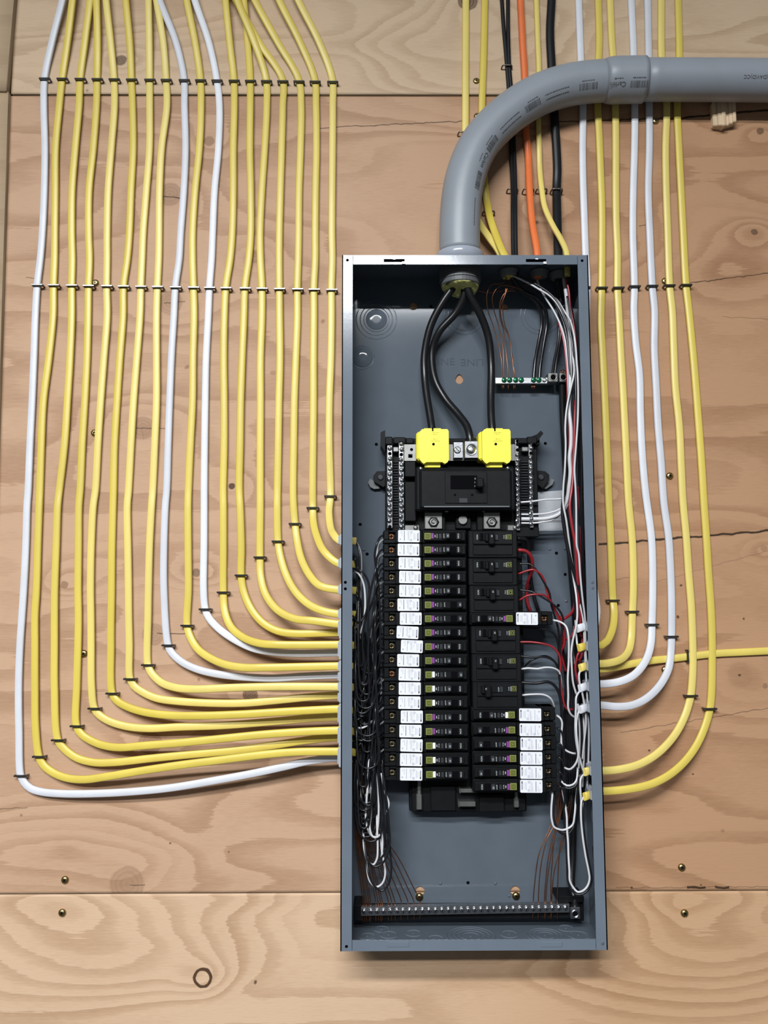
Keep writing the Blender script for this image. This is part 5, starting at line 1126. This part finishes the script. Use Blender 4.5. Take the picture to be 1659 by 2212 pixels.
# copper wires lower right
cu2 = 'bare copper wires at the right end of the bottom ground bar'
for k, (xb, pp) in enumerate([(1152, [(1193, 1772), (1176, 1815), (1164, 1846), (1157, 1890)]), (1163, [(1200, 1775), (1182, 1812), (1172, 1850), (1166, 1890)]), (1176, [(1204, 1765), (1192, 1815), (1185, 1850), (1180, 1890)]), (1179, [(1210, 1750), (1196, 1815), (1189, 1855), (1183, 1895)]), (1190, [(1214, 1745), (1197, 1815), (1193, 1860), (1190, 1900)]), (1204, [(1226, 1770), (1212, 1815), (1207, 1860), (1205, 1900)]), (1192, [(1232, 1750), (1214, 1825), (1200, 1870), (1194, 1905)])]):
    wire([(pp[0][0]+14, 1690, 30), (pp[0][0]+4, pp[0][1]-40, 32), (*pp[0], 34), (*pp[1], 38), (*pp[2], 40), (*pp[3], 41), (xb, 1945, 40.5), (xb, 1968, 41), (xb-2+k % 3, 1985, 41)], 'copper', RCU, f'bare copper wire to the right end of the bottom ground bar, {ORD[k]} of seven', group=cu2, name='copper_wire')
# copper wires lower left
cu3 = 'bare copper wires at the left end of the bottom ground bar'
tops = [784, 788, 797, 801, 812, 817, 826, 839, 853, 867, 881, 894, 908, 792, 822, 846]
for k, xb in enumerate(tops):
    f = (xb-784)/124; y0 = 1690+rnd.uniform(-20, 60)
    wire([(764+f*12, 1640, 36), (765+f*24, y0, 36), (768+f*52, 1790+rnd.uniform(-8, 8), 38), (774+f*88, 1860+rnd.uniform(-6, 6), 40), (780+f*112, 1915, 41), (xb, 1950-f*2, 40.5), (xb, 1972-f*4, 41), (xb-1+k % 3, 1992-f*6, 41)], 'copper', RCU, f'bare copper wire fanning to the left end of the bottom ground bar, {ORD[k]} drawn', group=cu3, name='copper_wire')
cw = sorted([o for o in C.objects if o.get('group') == cu3], key=lambda o: max(v.co.x for v in o.data.vertices)+o.location.x)
for k, o in enumerate(cw): o['label'] = f'bare copper wire landing {ORD[k]} from the left end of the bottom ground bar'
# left-hand bundle: hot and neutral wires from every left breaker
gl_ = 'black wires in the left gutter of the panel'; gw_ = 'white wires in the left gutter of the panel'
ce = sorted([1167, 1218, 1274, 1326, 1348, 1366, 1393, 1410, 1439, 1458, 1483, 1501, 1532, 1549, 1578, 1592, 1623, 1637])
ybs = [1158.5+30.24*i for i in range(18)]
rl = random.Random(21)
def lw(pts, col, lab, r=RW): wire(pts, {'w': 'white_wire', 'b': 'black_wire'}[col], r, lab, 60, gl_ if col == 'b' else gw_)
BOT = [1455, 1480, 1500, 1440, 1515, 1530, 1548, 1565, 1590, 1600, 1625, 1660, 1700, 1735, 1760, 1790, 1740, 1780]
for i in range(18):
    yb = ybs[i]; yc = ce[i]; bot = max(BOT[i], yb+70, yc+45)
    lane = 819-((i*7) % 11)*3.2-rl.uniform(0, 3); d = 66+((i*5) % 7)*2.6; x2 = 768+rl.uniform(0, 16)
    pts = [(832, yb-4, 58), (822, yb+1, 62), (815, yb+14, 66), (812-rl.uniform(0, 4), yb+40, d)]
    y = yb+110
    R_ = (lane-x2)/2; xm = (lane+x2)/2
    while y < bot-R_-70: pts.append((lane+rl.uniform(-2.5, 2.5), y, d+rl.uniform(-2, 2))); y += 120
    pts += [(xm+R_*math.cos(a), bot-R_+R_*math.sin(a), d) for a in (0, .79, 1.57, 2.36, 3.14)]
    ym = bot-R_
    if ym-yc > 110: pts.append((x2-4, ym*.55+yc*.45, d-8))
    pts += [(x2-3, yc+26, 50), (769, yc+6, 46), (762, yc, 42)]
    lw(pts, 'b', f'black wire from the {ORD[i]} left breaker hanging in a loop in the left gutter')
    # second wire of the breaker
    col = 'w' if i in (0, 1, 3, 6, 8, 10, 12, 13, 15) else 'b'
    lane2 = 822-((i*5) % 9)*3.6; d2 = (34 if col == 'w' else 50)-((i*3) % 5)*2.5; bot2 = min(1800, bot+rl.uniform(10, 90))
    pts = [(832, yb+5, 50), (823, yb+11, 50), (816, yb+28, d2+4), (814, yb+60, d2)]
    y = yb+130
    x3 = 774+rl.uniform(0, 8); R_ = max(6, (lane2-x3)/2); xm = lane2-R_
    while y < bot2-R_-80: pts.append((lane2+rl.uniform(-2.5, 2.5), y, d2+rl.uniform(-2, 2))); y += 130
    pts += [(xm+R_*math.cos(a), bot2-R_+R_*math.sin(a), d2) for a in (0, .79, 1.57, 2.36, 3.14)]
    ym = bot2-R_
    if ym-yc > 110: pts.append((x3-3, ym*.55+yc*.45, d2-4))
    pts += [(x3-2, yc+26, 40), (770, yc+6, 38), (762, yc, 38)]
    lw(pts, col, f'{"white" if col == "w" else "black"} second wire from the {ORD[i]} left breaker in the left gutter')
# extra loops seen low on the left
EX = [('b', [(762,1440),(765,1470),(775,1488),(788,1478),(793,1450),(798,1400)]), ('b', [(757,1510),(766,1514),(776,1510),(785,1492),(791,1455)]), ('b', [(759,1517),(770,1525),(783,1525),(796,1510),(804,1480)]), ('b', [(764,1527),(778,1540),(788,1540),(802,1525),(808,1480)]), ('b', [(758,1550),(766,1556),(778,1552),(788,1545)]),
      ('w', [(763,1560),(768,1570),(780,1573),(795,1566),(804,1557)]), ('b', [(776,1584),(785,1598),(797,1601),(808,1594),(815,1575),(815,1530)]), ('b', [(764,1605),(772,1611),(780,1605),(783,1590)]), ('b', [(758,1200),(766,1205),(770,1225),(774,1270),(776,1300),(768,1335),(758,1375)]), ('b', [(762,1330),(775,1345),(788,1330),(795,1300),(797,1265),(790,1245),(778,1232),(762,1228)]),
      ('w', [(762,1232),(775,1240),(785,1260),(789,1300),(786,1340),(778,1370)]), ('w', [(765,1345),(775,1360),(778,1380)]), ('w', [(797,1640),(795,1690),(792,1735),(796,1744)]), ('w', [(791,1700),(790,1760),(792,1782),(800,1802),(812,1812),(816,1818)]), ('w', [(803,1700),(801,1760),(799,1790),(805,1807),(815,1808),(823,1800)]), ('w', [(785,1800),(787,1835),(796,1862),(806,1868),(814,1856),(816,1830),(815,1800),(814,1760)]),
      ('w', [(793,1850),(794,1885),(800,1905),(813,1916),(826,1908),(832,1890),(830,1865),(825,1840),(822,1800)]), ('w', [(824,1670),(832,1712),(840,1735),(837,1750),(834,1760)]), ('w', [(817,1640),(815,1690),(818,1740),(816,1790),(812,1806)]), ('w', [(822,1790),(826,1810),(824,1850),(818,1862)]),
      ('b', [(770,1640),(765,1700),(769,1738),(785,1751),(799,1744),(806,1730),(808,1660)]), ('b', [(768,1650),(766,1730),(774,1758),(790,1771),(806,1765),(812,1745),(813,1660)]), ('b', [(767,1660),(767,1745),(774,1782),(785,1806),(800,1806),(812,1790),(816,1700)]), ('b', [(771,1640),(769,1765),(781,1806),(800,1818),(817,1811),(824,1790),(827,1690)]),
      ('b', [(783,1790),(787,1830),(800,1851),(818,1857),(832,1840),(838,1815),(836,1760),(829,1690)]), ('b', [(787,1815),(794,1858),(808,1872),(825,1866),(836,1848),(842,1820),(840,1780),(834,1720),(824,1650)]), ('b', [(792,1855),(797,1890),(810,1915),(825,1924),(838,1912),(845,1885),(843,1840),(838,1790)]),
      ('b', [(800,1560),(797,1620),(790,1680),(792,1740)]), ('b', [(806,1560),(806,1640),(812,1700),(811,1760)]), ('b', [(818,1560),(820,1640),(818,1700),(824,1760),(822,1810)]), ('b', [(790,1560),(786,1640),(778,1700),(775,1760)]), ('b', [(826,1640),(828,1690),(835,1750),(836,1800)]), ('b', [(812,1600),(803,1660),(805,1720),(800,1770)]), ('b', [(780,1580),(775,1650),(780,1720),(786,1790)]), ('b', [(822,1600),(816,1660),(822,1720),(830,1780),(832,1830)])]
lowl = ['uppermost', 'high']
for k, (col, pp) in enumerate(EX):
    d0 = 60+(k*7 % 11)*1.6; ym = max(p[1] for p in pp)
    lw([(x, y, d0-(8 if j in (0, len(pp)-1) else 0)) for j, (x, y) in enumerate(pp)], col, f'{"white" if col == "w" else "black"} wire piece looping in the left gutter')
nth = {}
ex = [o for o in C.objects if o.get('label', '').endswith('wire piece looping in the left gutter')]
for b_ in ('white', 'black'):
    ls = [o for o in ex if o['label'].startswith(b_)]
    ls.sort(key=lambda o: min(v.co.z for v in o.data.vertices)+o.location.z, reverse=True)
    for k, o in enumerate(ls): o['label'] = f'loose {b_} wire in the left gutter, its lowest point {ORD[k] if k < 20 else "twenty-"+ORD[k-20]} from the top'
# wires filling the box depth at the left wall
for k in range(6):
    x0 = 762+k*9; lw([(x0, 1330+k*12, 26+k % 3*6), (x0+3, 1420, 28), (x0-2, 1500, 30), (x0+4, 1580, 30), (x0, 1660, 28), (x0+5, 1730, 24)], 'b', f'black wire deep in the left gutter, {ORD[k]} from the left', .0019)

for o in list(C.objects):
    if '_o' in o: del o['_o']
